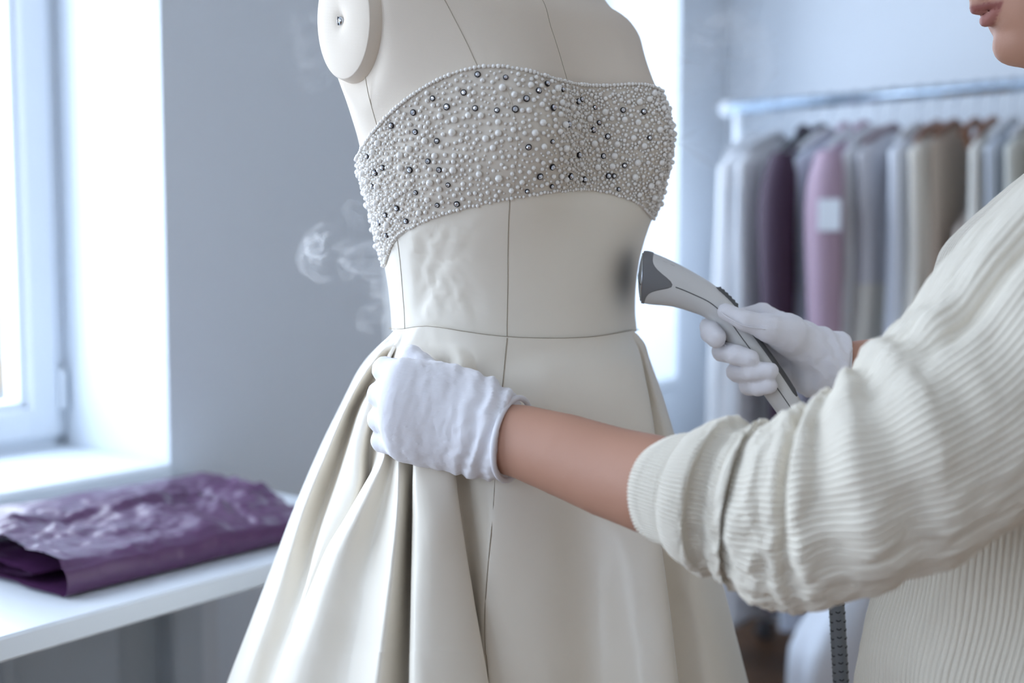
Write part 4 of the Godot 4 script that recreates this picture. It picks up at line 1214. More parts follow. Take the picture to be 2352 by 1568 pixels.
func build_gown() -> void:
	var o := thing("wedding_gown", "strapless ivory satin wedding gown with a pearl-beaded bodice", "gown", FORM_AT)
	var rel := Transform3D(Basis(), -FORM_AT)
	var top := func(t): return around(BODICE_TOP, t)
	var low := func(t): return around(BODICE_LOW, t)
	var waist := func(t): return around(WAIST, t)
	part("bodice", band(func(t): return around(BODICE_LOW, t) - 0.001, top, 0.0042, 150, 36), M.tulle, o, rel)
	part("neckline_binding", rim(BODICE_TOP, 0.0040, 0.0006), M.tulle, o, rel)
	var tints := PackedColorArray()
	var ripple := func(t, y):
		var k := smoothstep(SEAM_T, SEAM_T + 0.35, t) * smoothstep(SIDE_T, SIDE_T - 0.22, t)
		var e := smoothstep(0.0, 0.02, y - around(WAIST, t)) * smoothstep(0.0, 0.03, around(BODICE_LOW, t) - y + 0.012)
		return k * e * (0.0046 * noise.get_noise_2d(t * 2.6 + y * 7.0, y * 9.0) + 0.0034 * absf(noise.get_noise_2d(t * 3.6 - y * 12.0, y * 9.0 + t * 1.2)) - 0.001)
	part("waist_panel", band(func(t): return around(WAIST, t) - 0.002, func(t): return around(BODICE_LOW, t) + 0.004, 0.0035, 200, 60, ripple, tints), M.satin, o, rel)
	for s in [[Vector2(1.6926, 1.1984), Vector2(1.6546, 1.1657), Vector2(1.6392, 1.1340), Vector2(1.6451, 1.1018), Vector2(1.6595, 1.0728)], [Vector2(2.5325, 1.1621), Vector2(2.5576, 1.1418), Vector2(2.5915, 1.1171), Vector2(2.6002, 1.0965), Vector2(2.6072, 1.0774)]]:
		part("seam", stitched(s, 0.0035, 0.00045), M.seam_thread, o, rel)
	part("waist_seam", rim(WAIST, 0.0061, 0.00028), M.seam_thread, o, rel)
	part("bodice_seam", stitched([Vector2(1.7055, 1.2933), Vector2(1.7045, 1.2782), Vector2(1.7083, 1.2595), Vector2(1.6993, 1.2374), Vector2(1.6815, 1.2152), Vector2(1.6905, 1.1988)], 0.0042, 0.0006), M.tulle, o, rel)

	# skirt
	var deep: int = FOLDS[0].size()
	var sub := 4
	var rows := []
	for i in (deep - 1) * sub + 1:
		var ring := []
		for f in FOLDS:
			ring.append(spline(f, float(i) / ((deep - 1) * sub)))
		var a: Vector3 = ring[-1]
		var b: Vector3 = ring[0]
		var c := Vector3((a.x + b.x) / 2, (a.y + b.y) / 2, FORM_AT.z)
		var w := (a.x - b.x) / 2
		for k in range(1, 14):     # round the back
			var g := PI * k / 14.0
			var q := 1.0 + (0.05 * sin(k * 2.6) * smoothstep(0.0, 20.0, i))
			ring.append(Vector3(c.x + w * cos(g) * q, lerpf(a.y, b.y, k / 14.0), lerpf(a.z, b.z, k / 14.0) - w * 0.82 * sin(g) * q))
		var row := PackedVector3Array()
		for k in ring.size():
			var many := 8 if k < FOLDS.size() - 1 else 3
			for s in many:
				row.append(corner(ring, k, float(s) / many))
		row.append(row[0])
		rows.append(row)
	# faint creases pressed into the cloth
	for i in rows.size():
		for j in rows[i].size() - 1:
			var p: Vector3 = rows[i][j]
			p.z += smoothstep(4.0, 30.0, i) * (0.0016 * noise.get_noise_2d(p.x * 22.0, p.y * 9.0) + 0.0009 * fine.get_noise_2d(p.x * 30.0 + p.y * 18.0, p.y * 24.0))
			rows[i][j] = p
		rows[i][rows[i].size() - 1] = rows[i][0]
	part("skirt", sheet(rows, true, Vector2(20, 12)), M.satin, o, rel)
	var seam := []
	for i in range(1, 70):
		seam.append(spline(FOLDS[15], i / 83.0) + Vector3(0, 0, 0.0004))
	part("skirt_seam", tube(seam, 0.0005, 5), M.seam_thread, o, rel)
	sew_beads(o, rel)


func rim(hem: Array, off: float, r: float) -> ArrayMesh:
	var p := []
	for k in 121:
		var t := TAU * k / 120.0
		p.append(on_form(t, around(hem, t), off))
	return tube(p, r, 6, 0, false)


const CRYSTALS := [Vector2(1.8103, 1.3047), Vector2(1.6888, 1.3018), Vector2(1.9059, 1.2894), Vector2(2.0686, 1.2855), Vector2(1.5404, 1.2909), Vector2(1.3282, 1.2955), Vector2(2.0099, 1.2777), Vector2(1.8766, 1.2757), Vector2(1.7809, 1.2735), Vector2(1.6954, 1.2742), Vector2(1.6259, 1.2834), Vector2(2.2061, 1.2742), Vector2(1.4685, 1.2770), Vector2(1.1840, 1.2879), Vector2(1.1453, 1.2905), Vector2(1.0486, 1.2846), Vector2(2.3736, 1.2643), Vector2(2.2249, 1.2574), Vector2(1.3331, 1.2646), Vector2(1.0280, 1.2709), Vector2(1.0744, 1.2636), Vector2(2.1024, 1.2488), Vector2(0.9746, 1.2586), Vector2(0.7229, 1.2588), Vector2(1.4944, 1.2477), Vector2(1.6406, 1.2423), Vector2(2.6829, 1.2391), Vector2(1.2095, 1.2394), Vector2(0.9973, 1.2404), Vector2(2.5073, 1.2279), Vector2(2.6030, 1.2238), Vector2(1.4601, 1.2263), Vector2(0.8531, 1.2325), Vector2(2.2895, 1.2245), Vector2(2.0993, 1.2237), Vector2(1.5341, 1.2178), Vector2(1.2730, 1.2196), Vector2(1.1359, 1.2177), Vector2(0.9481, 1.2224), Vector2(0.9100, 1.2226), Vector2(2.0511, 1.2105), Vector2(1.4322, 1.2097), Vector2(1.5977, 1.2049), Vector2(2.2745, 1.2044), Vector2(-0.0670, 1.2253), Vector2(0.8650, 1.2104), Vector2(2.1324, 1.1928), Vector2(2.0019, 1.1937), Vector2(2.3880, 1.1791), Vector2(2.4560, 1.1909), Vector2(2.6033, 1.1852), Vector2(2.7433, 1.1787), Vector2(2.6620, 1.1664), Vector2(2.6930, 1.2120), Vector2(0.8772, 1.2838), Vector2(0.7578, 1.2830), Vector2(1.4612, 1.2982), Vector2(2.1660, 1.2315)]


func sew_beads(o: Node3D, rel: Transform3D) -> void:
	var ball := SphereMesh.new()
	ball.radius = 1.0
	ball.height = 2.0
	ball.radial_segments = 20
	ball.rings = 10
	var bead := SphereMesh.new()
	bead.radius = 1.0
	bead.height = 2.0
	bead.radial_segments = 12
	bead.rings = 7
	var grid := {}
	var spots := []      # position, radius, t
	var place := func(t: float, y: float, r: float, gap: float) -> bool:
		var p := on_form(t, y, 0.0042)
		var key := Vector3i((p / 0.008).floor())
		for dx in range(-1, 2):
			for dy in range(-1, 2):
				for dz in range(-1, 2):
					for q in grid.get(key + Vector3i(dx, dy, dz), []):
						if p.distance_to(q[0]) < (r + q[1]) * gap:
							return false
		if not grid.has(key):
			grid[key] = []
		grid[key].append([p, r])
		spots.append([p + form_normal(t, y) * r * 0.85, r, t])
		return true
	# crystals first: a faceted stone in a dark claw
	var stone := Shape.new()
	var claw := lathe([Vector2(0.0001, -0.0004), Vector2(0.0024, -0.0004), Vector2(0.0027, 0.0006), Vector2(0.0024, 0.0013), Vector2(0.0019, 0.0012)], 12)
	for k in 8:
		var a := TAU * k / 8
		var b := TAU * (k + 1) / 8
		var m := (a + b) / 2
		var u := func(g: float, r: float, h: float) -> Vector3: return Vector3(cos(g) * r, h, sin(g) * r)
		stone.tri(u.call(a, 0.0011, 0.0024), u.call(b, 0.0011, 0.0024), Vector3(0, 0.0025, 0), Vector3.UP)
		stone.tri(u.call(a, 0.0011, 0.0024), u.call(b, 0.0011, 0.0024), u.call(m, 0.0017, 0.0018), Vector3(cos(m), 1, sin(m)))
		stone.tri(u.call(a, 0.0011, 0.0024), u.call(m, 0.0017, 0.0018), u.call(a, 0.0021, 0.0010), Vector3(cos(a), 1, sin(a)))
		stone.tri(u.call(b, 0.0011, 0.0024), u.call(m, 0.0017, 0.0018), u.call(b, 0.0021, 0.0010), Vector3(cos(b), 1, sin(b)))
		stone.tri(u.call(a, 0.0021, 0.0010), u.call(m, 0.0017, 0.0018), u.call(b, 0.0021, 0.0010), Vector3(cos(m), 0.6, sin(m)))
	var gem := stone.mesh()
	for q in CRYSTALS:
		var p := on_form(q.x, q.y, 0.0042)
		var n := form_normal(q.x, q.y)
		var b := Basis(Quaternion(Vector3.UP, n)) * Basis(Vector3.UP, rng.randf() * TAU) * Basis.from_scale(Vector3.ONE * rng.randf_range(0.85, 1.18))
		var key := Vector3i((p / 0.008).floor())
		if not grid.has(key):
			grid[key] = []
		grid[key].append([p, 0.0026])
		var c := part("crystal", gem, M.crystal, o, Transform3D(b, p - FORM_AT + n * 0.0006))
		part("setting", claw, M.claw, c)
	# a row along both edges
	var t := -0.5
	while t < PI + 0.5:
		var r := rng.randf_range(0.0013, 0.0021)
		place.call(t, around(BODICE_TOP, t) + 0.0002, r, 0.9)
		t += 0.011
	t = -0.5
	while t < PI + 0.5:
		place.call(t, around(BODICE_LOW, t) + rng.randf_range(0.0, 0.002), rng.randf_range(0.0011, 0.0018), 1.02)
		t += 0.012
	# then scattered, large ones first
	for pass_ in [[420, 0.0025, 0.0033, 1.5], [3400, 0.0016, 0.0022, 1.16], [30000, 0.0010, 0.0015, 1.03]]:
		for k in pass_[0]:
			var tt := rng.randf_range(-0.45, PI + 0.45)
			var a := around(BODICE_LOW, tt)
			var b := around(BODICE_TOP, tt)
			var y := lerpf(a, b, rng.randf())
			# closest together on the far breast and along the low edge
			var gap: float = pass_[3] + 0.42 * smoothstep(1.0, 1.6, tt) * smoothstep(2.6, 2.1, tt) * float(pass_[1] < 0.0016)
			place.call(tt, y, rng.randf_range(pass_[1], pass_[2]), gap)
	spots.sort_custom(func(x, y): return x[1] > y[1])
	var rest := MultiMesh.new()
	rest.transform_format = MultiMesh.TRANSFORM_3D
	rest.mesh = bead
	var large := mini(290, spots.size())
	rest.instance_count = spots.size() - large
	for i in spots.size():
		var s: Array = spots[i]
		var b := Basis.from_euler(Vector3(rng.randf() * TAU, rng.randf() * TAU, 0)) * Basis.from_scale(Vector3.ONE * s[1])
		if i < large:
			part("pearl", ball, M.pearl, o, Transform3D(b, s[0] - FORM_AT))
		else:
			rest.set_instance_transform(i - large, Transform3D(b, s[0] - FORM_AT))
	var mi := MultiMeshInstance3D.new()
	mi.name = "seed_pearls"
	mi.multimesh = rest
	mi.material_override = M.pearl
	mi.set_meta("kind", "stuff")
	o.add_child(mi)


# ---------------------------------------------------------------- the steamer
# a hull through stations: upper point, lower point, half thickness
func hull_point(st: Array, s: float, g: float, off := 0.0, square := 1.0) -> Vector3:
	var f := clampf(s, 0.0, 1.0) * (st.size() - 1)
	var i := mini(int(f), st.size() - 2)
	var e := 0.35
	var a := hull_mid(st, s)
	var c: Array = a
	var h: Vector3 = (c[0] - c[1]) / 2.0
	var mid: Vector3 = (c[0] + c[1]) / 2.0
	var q0 := hull_mid(st, s - e / st.size())
	var q1 := hull_mid(st, s + e / st.size())
	var axis: Vector3 = ((q1[0] + q1[1]) - (q0[0] + q0[1])).normalized()
	var out := axis.cross(h).normalized()
	if out.z < 0.0:
		out = -out
	var cg := signf(cos(g)) * pow(absf(cos(g)), square)
	var sg := signf(sin(g)) * pow(absf(sin(g)), square)
	return mid + h.normalized() * (h.length() + off) * cg + (out * (c[2] + off) + axis * (c[3] if c.size() > 3 else 0.0)) * sg


# one ring of a hull; off(g) is added to its radius
func hull_ring(st: Array, s: float, ng: int, off: Callable) -> PackedVector3Array:
	var c := hull_mid(st, s)
	var q0 := hull_mid(st, s - 0.35 / st.size())
	var q1 := hull_mid(st, s + 0.35 / st.size())
	var axis: Vector3 = ((q1[0] + q1[1]) - (q0[0] + q0[1])).normalized()
	var h: Vector3 = (c[0] - c[1]) / 2.0
	var mid: Vector3 = (c[0] + c[1]) / 2.0
	var out := axis.cross(h).normalized()
	if out.z < 0.0:
		out = -out
	var hn := h.normalized()
	var hl := h.length()
	var lean: Vector3 = axis * (c[3] if c.size() > 3 else 0.0)
	var row := PackedVector3Array()
	for j in ng + 1:
		var g := TAU * j / ng
		var o: float = off.call(g)
		row.append(mid + hn * ((hl + o) * cos(g)) + (out * (c[2] + o) + lean) * sin(g))
	return row


func hull_mid(st: Array, s: float) -> Array:
	var f := clampf(s, 0.0, 1.0) * (st.size() - 1)
	var i := mini(int(f), st.size() - 2)
	f -= i
	var r := []
	for k in st[0].size():
		var a = st[maxi(i - 1, 0)][k]
		var b = st[i][k]
		var c = st[i + 1][k]
		var d = st[mini(i + 2, st.size() - 1)][k]
		r.append(b + (c - a) * (0.5 * f) + (a * 2.0 - b * 5.0 + c * 4.0 - d) * (0.5 * f * f) + ((b - c) * 3.0 + d - a) * (0.5 * f * f * f))
	return r


func hull(st: Array, s0: float, s1: float, ns: int, ng: int, off := 0.0, square := 1.0, cap := true) -> ArrayMesh:
	var rows := []
	for i in ns + 1:
		var row := PackedVector3Array()
		for j in ng + 1:
			row.append(hull_point(st, lerpf(s0, s1, float(i) / ns), TAU * j / ng, off, square))
		rows.append(row)
	return sheet(rows, true, Vector2.ONE, Vector3.ZERO, cap)


const STEAMER := [
	[Vector3(0.1294, 1.1513, -1.135), Vector3(0.1273, 1.1007, -1.135), 0.024],
	[Vector3(0.1383, 1.15, -1.134), Vector3(0.1362, 1.099, -1.134), 0.0235],
	[Vector3(0.1607, 1.1402, -1.131), Vector3(0.1573, 1.097, -1.131), 0.021],
	[Vector3(0.1809, 1.1291, -1.128), Vector3(0.1754, 1.092, -1.128), 0.0185],
	[Vector3(0.1997, 1.1169, -1.125), Vector3(0.1895, 1.0862, -1.125), 0.0165],
	[Vector3(0.2186, 1.0982, -1.122), Vector3(0.201, 1.0748, -1.122), 0.0150],
	[Vector3(0.2341, 1.075, -1.119), Vector3(0.2139, 1.058, -1.119), 0.0140],
	[Vector3(0.2501, 1.0534, -1.117), Vector3(0.2296, 1.0364, -1.117), 0.0138],
	[Vector3(0.266, 1.0307, -1.114), Vector3(0.2446, 1.0132, -1.114), 0.0140],
	[Vector3(0.2797, 1.0085, -1.111), Vector3(0.2579, 0.9944, -1.111), 0.0142],
	[Vector3(0.2879, 0.9938, -1.109), Vector3(0.267, 0.9788, -1.109), 0.0138]]


func build_steamer() -> void:
	var base := Vector3(0.2228, 1.0737, -1.12)
	var o := thing("garment_steamer", "handheld light grey garment steamer with dark grey nozzle and ribbed hose", "steamer", base)
	var rel := Transform3D(Basis(), -base)
	part("shell", hull(STEAMER, 0.012, 1.0, 80, 40, 0.0, 0.92), M.shell, o, rel)
	# nozzle cap: its rear edge bulges back along both sides
	var rows := []
	for i in 25:
		var row := PackedVector3Array()
		for j in 65:
			var g := TAU * j / 64.0
			var reach := 0.078 + 0.03 * cos(g) + 0.118 * exp(-pow((cos(g) + 0.05) / 0.42, 2.0))
			var f := i / 22.0
			var s := lerpf(-0.001, reach, minf(f, 1.0))
			var off := 0.0006
			if i < 3:
				off -= 0.0018 * pow(1.0 - i / 3.0, 2.0)
			if i > 21:
				off = 0.0006 - 0.0006 * (i - 21)
			row.append(hull_point(STEAMER, maxf(s, 0.0), g, off, 0.92))
		rows.append(row)
	part("nozzle", sheet(rows, true), M.shell_grey, o, rel)
	# the steam plate: a shallow polished dome with a dark slot
	var n: Vector3 = (Vector3(0.1272, 1.126, -1.136) - Vector3(0.139, 1.1243, -1.134)).normalized()
	rows = []
	for i in 12:
		var f := i / 11.0
		var row := PackedVector3Array()
		for j in 49:
			var g := TAU * j / 48.0
			var p := hull_point(STEAMER, 0.0, g, -0.0028, 0.92)
			var mid := hull_point(STEAMER, 0.0, 0.0, -0.0028).lerp(hull_point(STEAMER, 0.0, PI, -0.0028), 0.5)
			row.append(p.lerp(mid, f) + n * (0.0028 * (1.0 - pow(1.0 - f, 2.0)) + (0.0012 if i > 0 else -0.001)))
		rows.append(row)
	var plate := part("steam_plate", sheet(rows, false, Vector2.ONE, n), M.plate_steel, o, rel)
	var slot := []
	for k in 17:
		var f := k / 16.0
		slot.append(hull_point(STEAMER, 0.0, PI / 2 + 0.35, -0.004).lerp(hull_point(STEAMER, 0.0, -PI / 2 + 0.35, -0.004), f) + n * (0.0010 + 0.0026 * (1.0 - pow(2.0 * f - 1.0, 2.0))))
	part("steam_slot", tube(slot, 0.0009, 6), M.groove, plate)
	part("plate_rim", tube(range(49).map(func(j): return hull_point(STEAMER, 0.0, TAU * j / 48.0, -0.0022, 0.92) + n * 0.0004), 0.0009, 6), M.steel, plate)
	# the shell's joint, on both sides
	for side_ in [PI / 2, -PI / 2]:
		var line := []
		for k in 60:
			line.append(hull_point(STEAMER, lerpf(0.21, 0.99, k / 59.0), side_ + 0.05 * signf(side_), 0.0, 0.92))
		part("shell_joint", tube(line, 0.0005, 5), M.groove, o, rel)
	# thumb slider on the upper edge, ribbed
	var sl := []
	for k in 24:
		var row := PackedVector3Array()
		for j in 13:
			var g := -0.55 + 1.1 * j / 12.0
			var e := minf(1.0, minf(j, 12 - j) / 2.0) * minf(1.0, minf(k, 23 - k) / 4.0)
			row.append(hull_point(STEAMER, lerpf(0.395, 0.525, k / 23.0), g, -0.001 + e * (0.0036 + 0.0006 * sin(k * 2.1)), 0.92))
		sl.append(row)
	part("slider", sheet(sl, false, Vector2.ONE, Vector3(0.5, 0.8, 0.2)), M.rubber, o, rel)
	# dark soft grip strip down the back of the handle
	var strip := []
	for k in 40:
		var f := k / 39.0
		var row := PackedVector3Array()
		for j in 15:
			var g := -0.95 + 1.9 * j / 14.0
			var e := minf(1.0, minf(j, 14 - j) / 2.0) * minf(1.0, minf(k, 39 - k) / 5.0)
			row.append(hull_point(STEAMER, lerpf(0.57, 0.90, f), g, -0.001 + 0.0024 * e, 0.92))
		strip.append(row)
	part("grip_strip", sheet(strip, false, Vector2.ONE, Vector3(0.8, 0.5, 0.2)), M.rubber, o, rel)
	# trigger under the neck
	var tr := []
	for k in 24:
		var f := k / 23.0
		tr.append(hull_point(STEAMER, lerpf(0.43, 0.60, f), PI + 0.25, 0.0006))
	part("trigger", tube(tr, range(24).map(func(k): return 0.0012 + 0.0030 * sin(PI * k / 23.0)), 10), M.rubber, o, rel)
	part("clip", tube([hull_point(STEAMER, 0.905, PI * 0.80, 0.0), hull_point(STEAMER, 0.915, PI * 0.80, 0.0025), hull_point(STEAMER, 0.935, PI * 0.80, 0.0028), hull_point(STEAMER, 0.945, PI * 0.80, 0.0)], 0.0011, 6, 12), M.groove, o, rel)
	# the name printed on the upper edge by the nozzle is too small to read: three short dashes
	for k in 3:
		part("printed_mark", tube([hull_point(STEAMER, 0.118 + 0.03 * k, 0.62, 0.0001), hull_point(STEAMER, 0.136 + 0.03 * k, 0.62, 0.0001)], 0.0005, 5), M.groove, o, rel)
	part("collar", hull(STEAMER, 0.985, 1.0, 3, 32, 0.0015), M.shell_grey, o, rel)
	# hose: out of the handle's end, behind the sleeve and straight down to the base unit
	var path := [Vector3(0.2779, 0.9852, -1.109), Vector3(0.2866, 0.9676, -1.112), Vector3(0.3023, 0.9317, -1.12), Vector3(0.316, 0.8813, -1.13), Vector3(0.3231, 0.8357, -1.135), Vector3(0.3279, 0.7968, -1.138), Vector3(0.3315, 0.7578, -1.14), Vector3(0.3353, 0.7125, -1.142), Vector3(0.3397, 0.6508, -1.145), Vector3(0.332, 0.45, -1.15), Vector3(0.345, 0.30, -1.16), Vector3(0.40, 0.24, -1.18)]
	part("hose", tube(path, 0.0079, 16, 90), M.hose, o, rel)
	# short dark marks in rows along the hose
	var dash := tube([Vector3(-0.0024, 0.0009, -0.0004), Vector3(0, -0.0003, 0.0), Vector3(0.0024, 0.0009, -0.0004)], 0.0007, 5, 6)
	var gone := 0.0
	var last: Vector3 = path[0]
	for k in 900:
		var f := k / 900.0
		var p: Vector3 = spline(path, f)
		gone += p.distance_to(last)
		last = p
		if p.y > 0.93 or p.y < 0.66 or gone < 0.0087:
			continue
		gone = 0.0
		var d: Vector3 = (spline(path, f + 0.005) - spline(path, f - 0.005)).normalized()
		var e := d.cross(Vector3.RIGHT).normalized()
		for j in 6:
			var g := TAU * j / 6.0 + 0.12
			var n2 := e * cos(g) + d.cross(e) * sin(g)
			part("hose_mark", dash, M.hose_mark, o, Transform3D(Basis(d.cross(n2).normalized(), -d, n2).orthonormalized(), p + d * (0.0 if j % 2 == 0 else 0.0026) + n2 * 0.0078 - base))
	# the base unit on the floor
	var unit := [[0.0, 0.15, 0.10], [0.02, 0.16, 0.11], [0.10, 0.155, 0.105], [0.19, 0.13, 0.09], [0.235, 0.08, 0.06], [0.245, 0.03, 0.025]]
	rows = []
	for q in unit:
		var row := PackedVector3Array()
		for j in 41:
			var g := TAU * j / 40.0
			row.append(Vector3(0.48 + q[1] * cos(g), q[0] + 0.002, -1.42 + q[2] * sin(g)) )
		rows.append(row)
	part("base_unit", sheet(rows, true, Vector2.ONE, Vector3.ZERO, true), M.shell, o, rel)
	part("hose_socket", tube([Vector3(0.40, 0.24, -1.18), Vector3(0.44, 0.235, -1.30), Vector3(0.47, 0.215, -1.40)], 0.0095, 12, 8), M.shell_grey, o, rel)


# ---------------------------------------------------------------- the dresser
func build_person() -> void:
	var base := Vector3(0.47, 0, -1.04)
	var o := thing("person", "person in a cream ribbed sweater and white gloves, steaming and gathering the gown", "person", base)
	var rel := Transform3D(Basis(), -base)

	# --- body: one skin from head to feet
	var v := PackedVector3Array()
	var idx := PackedInt32Array()
	var f := Field.new(Vector3(0.22, 0.0, -1.42), Vector3(0.76, 1.34, -0.66), 0.014)
	f.bone(Vector3(0.475, 0.92, -1.04), Vector3(0.505, 1.06, -1.03), 0.086, 0.086, 0.04)
	f.bone(Vector3(0.47, 0.80, -0.98), Vector3(0.47, 0.80, -1.10), 0.098, 0.098, 0.04)
	f.bone(Vector3(0.51, 1.10, -0.95), Vector3(0.515, 1.10, -1.12), 0.078, 0.078, 0.04)
	f.bone(Vector3(0.55, 1.16, -1.03), Vector3(0.535, 1.34, -1.05), 0.055, 0.052, 0.04)
	f.bone(Vector3(0.52, 1.135, -0.93), Vector3(0.49, 1.12, -0.88), 0.06, 0.055, 0.04)
	f.bone(Vector3(0.54, 1.14, -1.12), Vector3(0.53, 1.11, -1.20), 0.06, 0.055, 0.04)
	for s in [-0.985, -1.10]:      # legs
		f.bone(Vector3(0.47, 0.76, s), Vector3(0.46, 0.44, s), 0.085, 0.055, 0.02)
		f.bone(Vector3(0.46, 0.44, s), Vector3(0.49, 0.09, s), 0.052, 0.036, 0.01)
		f.bone(Vector3(0.49, 0.05, s), Vector3(0.37, 0.035, s), 0.036, 0.028, 0.01)
	f.net(v, idx)
	# arms, finer
	f = Field.new(Vector3(-0.06, 0.90, -1.06), Vector3(0.56, 1.22, -0.74), 0.006)
	var arm := [[Vector3(-0.0234, 0.9892, -1.004), 0.029], [Vector3(0.009, 0.987, -0.985), 0.0318], [Vector3(0.0457, 0.9789, -0.962), 0.0352], [Vector3(0.0805, 0.9697, -0.938), 0.0376], [Vector3(0.1136, 0.9637, -0.914), 0.0402], [Vector3(0.1361, 0.9599, -0.9), 0.0385], [Vector3(0.1756, 0.9546, -0.872), 0.044], [Vector3(0.2213, 0.9597, -0.842), 0.047], [Vector3(0.3134, 1.02, -0.842), 0.052], [Vector3(0.49, 1.12, -0.88), 0.058]]
	for k in arm.size() - 1:
		f.bone(arm[k][0], arm[k + 1][0], arm[k][1], arm[k + 1][1], 0.0008)
	f.net(v, idx)
	f = Field.new(Vector3(0.29, 0.82, -1.32), Vector3(0.62, 1.20, -1.05), 0.006)
	var arm2 := [[Vector3(0.3249, 1.0384, -1.14), 0.0225], [Vector3(0.3584, 1.0372, -1.143), 0.027], [Vector3(0.4333, 1.0073, -1.155), 0.036], [Vector3(0.475, 0.935, -1.19), 0.043], [Vector3(0.53, 1.11, -1.20), 0.055]]
	for k in arm2.size() - 1:
		f.bone(arm2[k][0], arm2[k + 1][0], arm2[k][1], arm2[k + 1][1], 0.0008)
	f.net(v, idx)
	# head, in profile: x runs from the lips back
	var m := Vector3(0.4156, 1.3674, -1.05)
	f = Field.new(m + Vector3(-0.04, -0.10, -0.10), m + Vector3(0.20, 0.22, 0.10), 0.0027)
	f.egg(m + Vector3(0.098, 0.098, 0), Vector3(0.094, 0.086, 0.074), 0.02)
	f.egg(m + Vector3(0.060, 0.045, 0), Vector3(0.056, 0.080, 0.058), 0.015)
	f.egg(m + Vector3(0.060, 0.004, 0), Vector3(0.0475, 0.046, 0.047), 0.008)
	for s in [-1.0, 1.0]:
		f.bone(m + Vector3(0.042, -0.0290, 0.008 * s), m + Vector3(0.098, -0.006, 0.048 * s), 0.0165, 0.018, 0.008)
		f.egg(m + Vector3(0.040, 0.036, 0.036 * s), Vector3(0.022, 0.020, 0.022), 0.012)          # cheek
		f.egg(m + Vector3(0.020, 0.066, 0.031 * s), Vector3(0.018, 0.012, 0.017), 0.012, Basis(), true)
		f.egg(m + Vector3(0.034, 0.066, 0.031 * s), Vector3(0.0125, 0.0125, 0.0125), 0.003)    # eye
		f.bone(m + Vector3(0.014, 0.084, 0.014 * s), m + Vector3(0.026, 0.084, 0.046 * s), 0.006, 0.005, 0.012)
		f.egg(m + Vector3(0.099, 0.046, 0.073 * s), Vector3(0.017, 0.030, 0.008), 0.006, Basis(Vector3.UP, 0.4 * s))
		f.egg(m + Vector3(0.096, 0.047, 0.080 * s), Vector3(0.009, 0.017, 0.005), 0.004, Basis(Vector3.UP, 0.4 * s), true)
		# lips: the upper one runs forward and down to its point, the lower one sits behind it
		f.bone(m + Vector3(0.0018, 0.0018, 0.002 * s), m + Vector3(0.0172, 0.0030, 0.020 * s), 0.0066, 0.0020, 0.0016)
		f.bone(m + Vector3(0.0105, -0.0095, 0.002 * s), m + Vector3(0.0172, 0.0012, 0.019 * s), 0.0062, 0.0018, 0.0012)
		f.bone(m + Vector3(0.0012, 0.0105, 0.003 * s), m + Vector3(0.003, 0.022, 0.003 * s), 0.0062, 0.0045, 0.004)
		f.egg(m + Vector3(-0.001, 0.026, 0.012 * s), Vector3(0.009, 0.007, 0.007), 0.005)        # nostril wing
	f.bone(m + Vector3(0.010, 0.070, 0), m + Vector3(-0.014, 0.032, 0), 0.007, 0.0098, 0.01)   # nose
	f.egg(m + Vector3(0.0365, -0.0312, 0), Vector3(0.0192, 0.0185, 0.019), 0.005)               # chin
	f.bone(m + Vector3(0.105, 0.0, 0), m + Vector3(0.118, -0.10, 0), 0.052, 0.052, 0.03)         # neck
	var from := v.size()
	f.net(v, idx)
	var tint := PackedColorArray()
	tint.resize(v.size())
	tint.fill(Color.WHITE)
	for i in range(from, v.size()):
		var p := v[i] - m
		if p.x < 0.024 and absf(p.z) < 0.024 and p.y < 0.006 and p.y > -0.018:
			var line := 0.0
			for s in [-1.0, 1.0]:
				for q in [[Vector3(0.0018, 0.0018, 0.002 * s), Vector3(0.0172, 0.0030, 0.020 * s), 0.0066, 0.0020], [Vector3(0.0105, -0.0095, 0.002 * s), Vector3(0.0172, 0.0012, 0.019 * s), 0.0062, 0.0018]]:
					var t := clampf((p - q[0]).dot(q[1] - q[0]) / (q[1] - q[0]).length_squared(), 0.0, 1.0)
					line = maxf(line, smoothstep(0.0016, 0.0004, p.distance_to(q[0].lerp(q[1], t)) - lerpf(q[2], q[3], t)))
			line *= smoothstep(0.0046, 0.0028, p.y) * smoothstep(-0.0164, -0.0146, p.y)
			tint[i] = Color.WHITE.lerp(Color(0.58, 0.35, 0.42) if p.y > -0.0032 - 0.0 * p.x else Color(0.80, 0.60, 0.72), line)
	part("body", smooth(v, idx, null, tint), M.skin, o, rel)

	# --- hair: a cap of swept-back hair with a low bun
	f = Field.new(m + Vector3(-0.02, -0.03, -0.11), m + Vector3(0.27, 0.23, 0.11), 0.006)
	f.egg(m + Vector3(0.108, 0.106, 0), Vector3(0.098, 0.092, 0.083), 0.01)
	f.egg(m + Vector3(0.014, 0.060, 0), Vector3(0.062, 0.075, 0.10), 0.012, Basis(), true)
	f.egg(m + Vector3(0.080, -0.01, 0), Vector3(0.075, 0.072, 0.12), 0.012, Basis(), true)
	f.egg(m + Vector3(0.215, 0.075, 0), Vector3(0.034, 0.036, 0.038), 0.012)
	var a := f.mesh_arrays()
	var hn := normals_of(a[0], a[1])
	for i in a[0].size():
		a[0][i] += hn[i] * 0.0016 * sin((a[0][i].y * 0.8 + a[0][i].z) * 900.0)
	part("hair", smooth(a[0], a[1]), M.hair, o, rel)

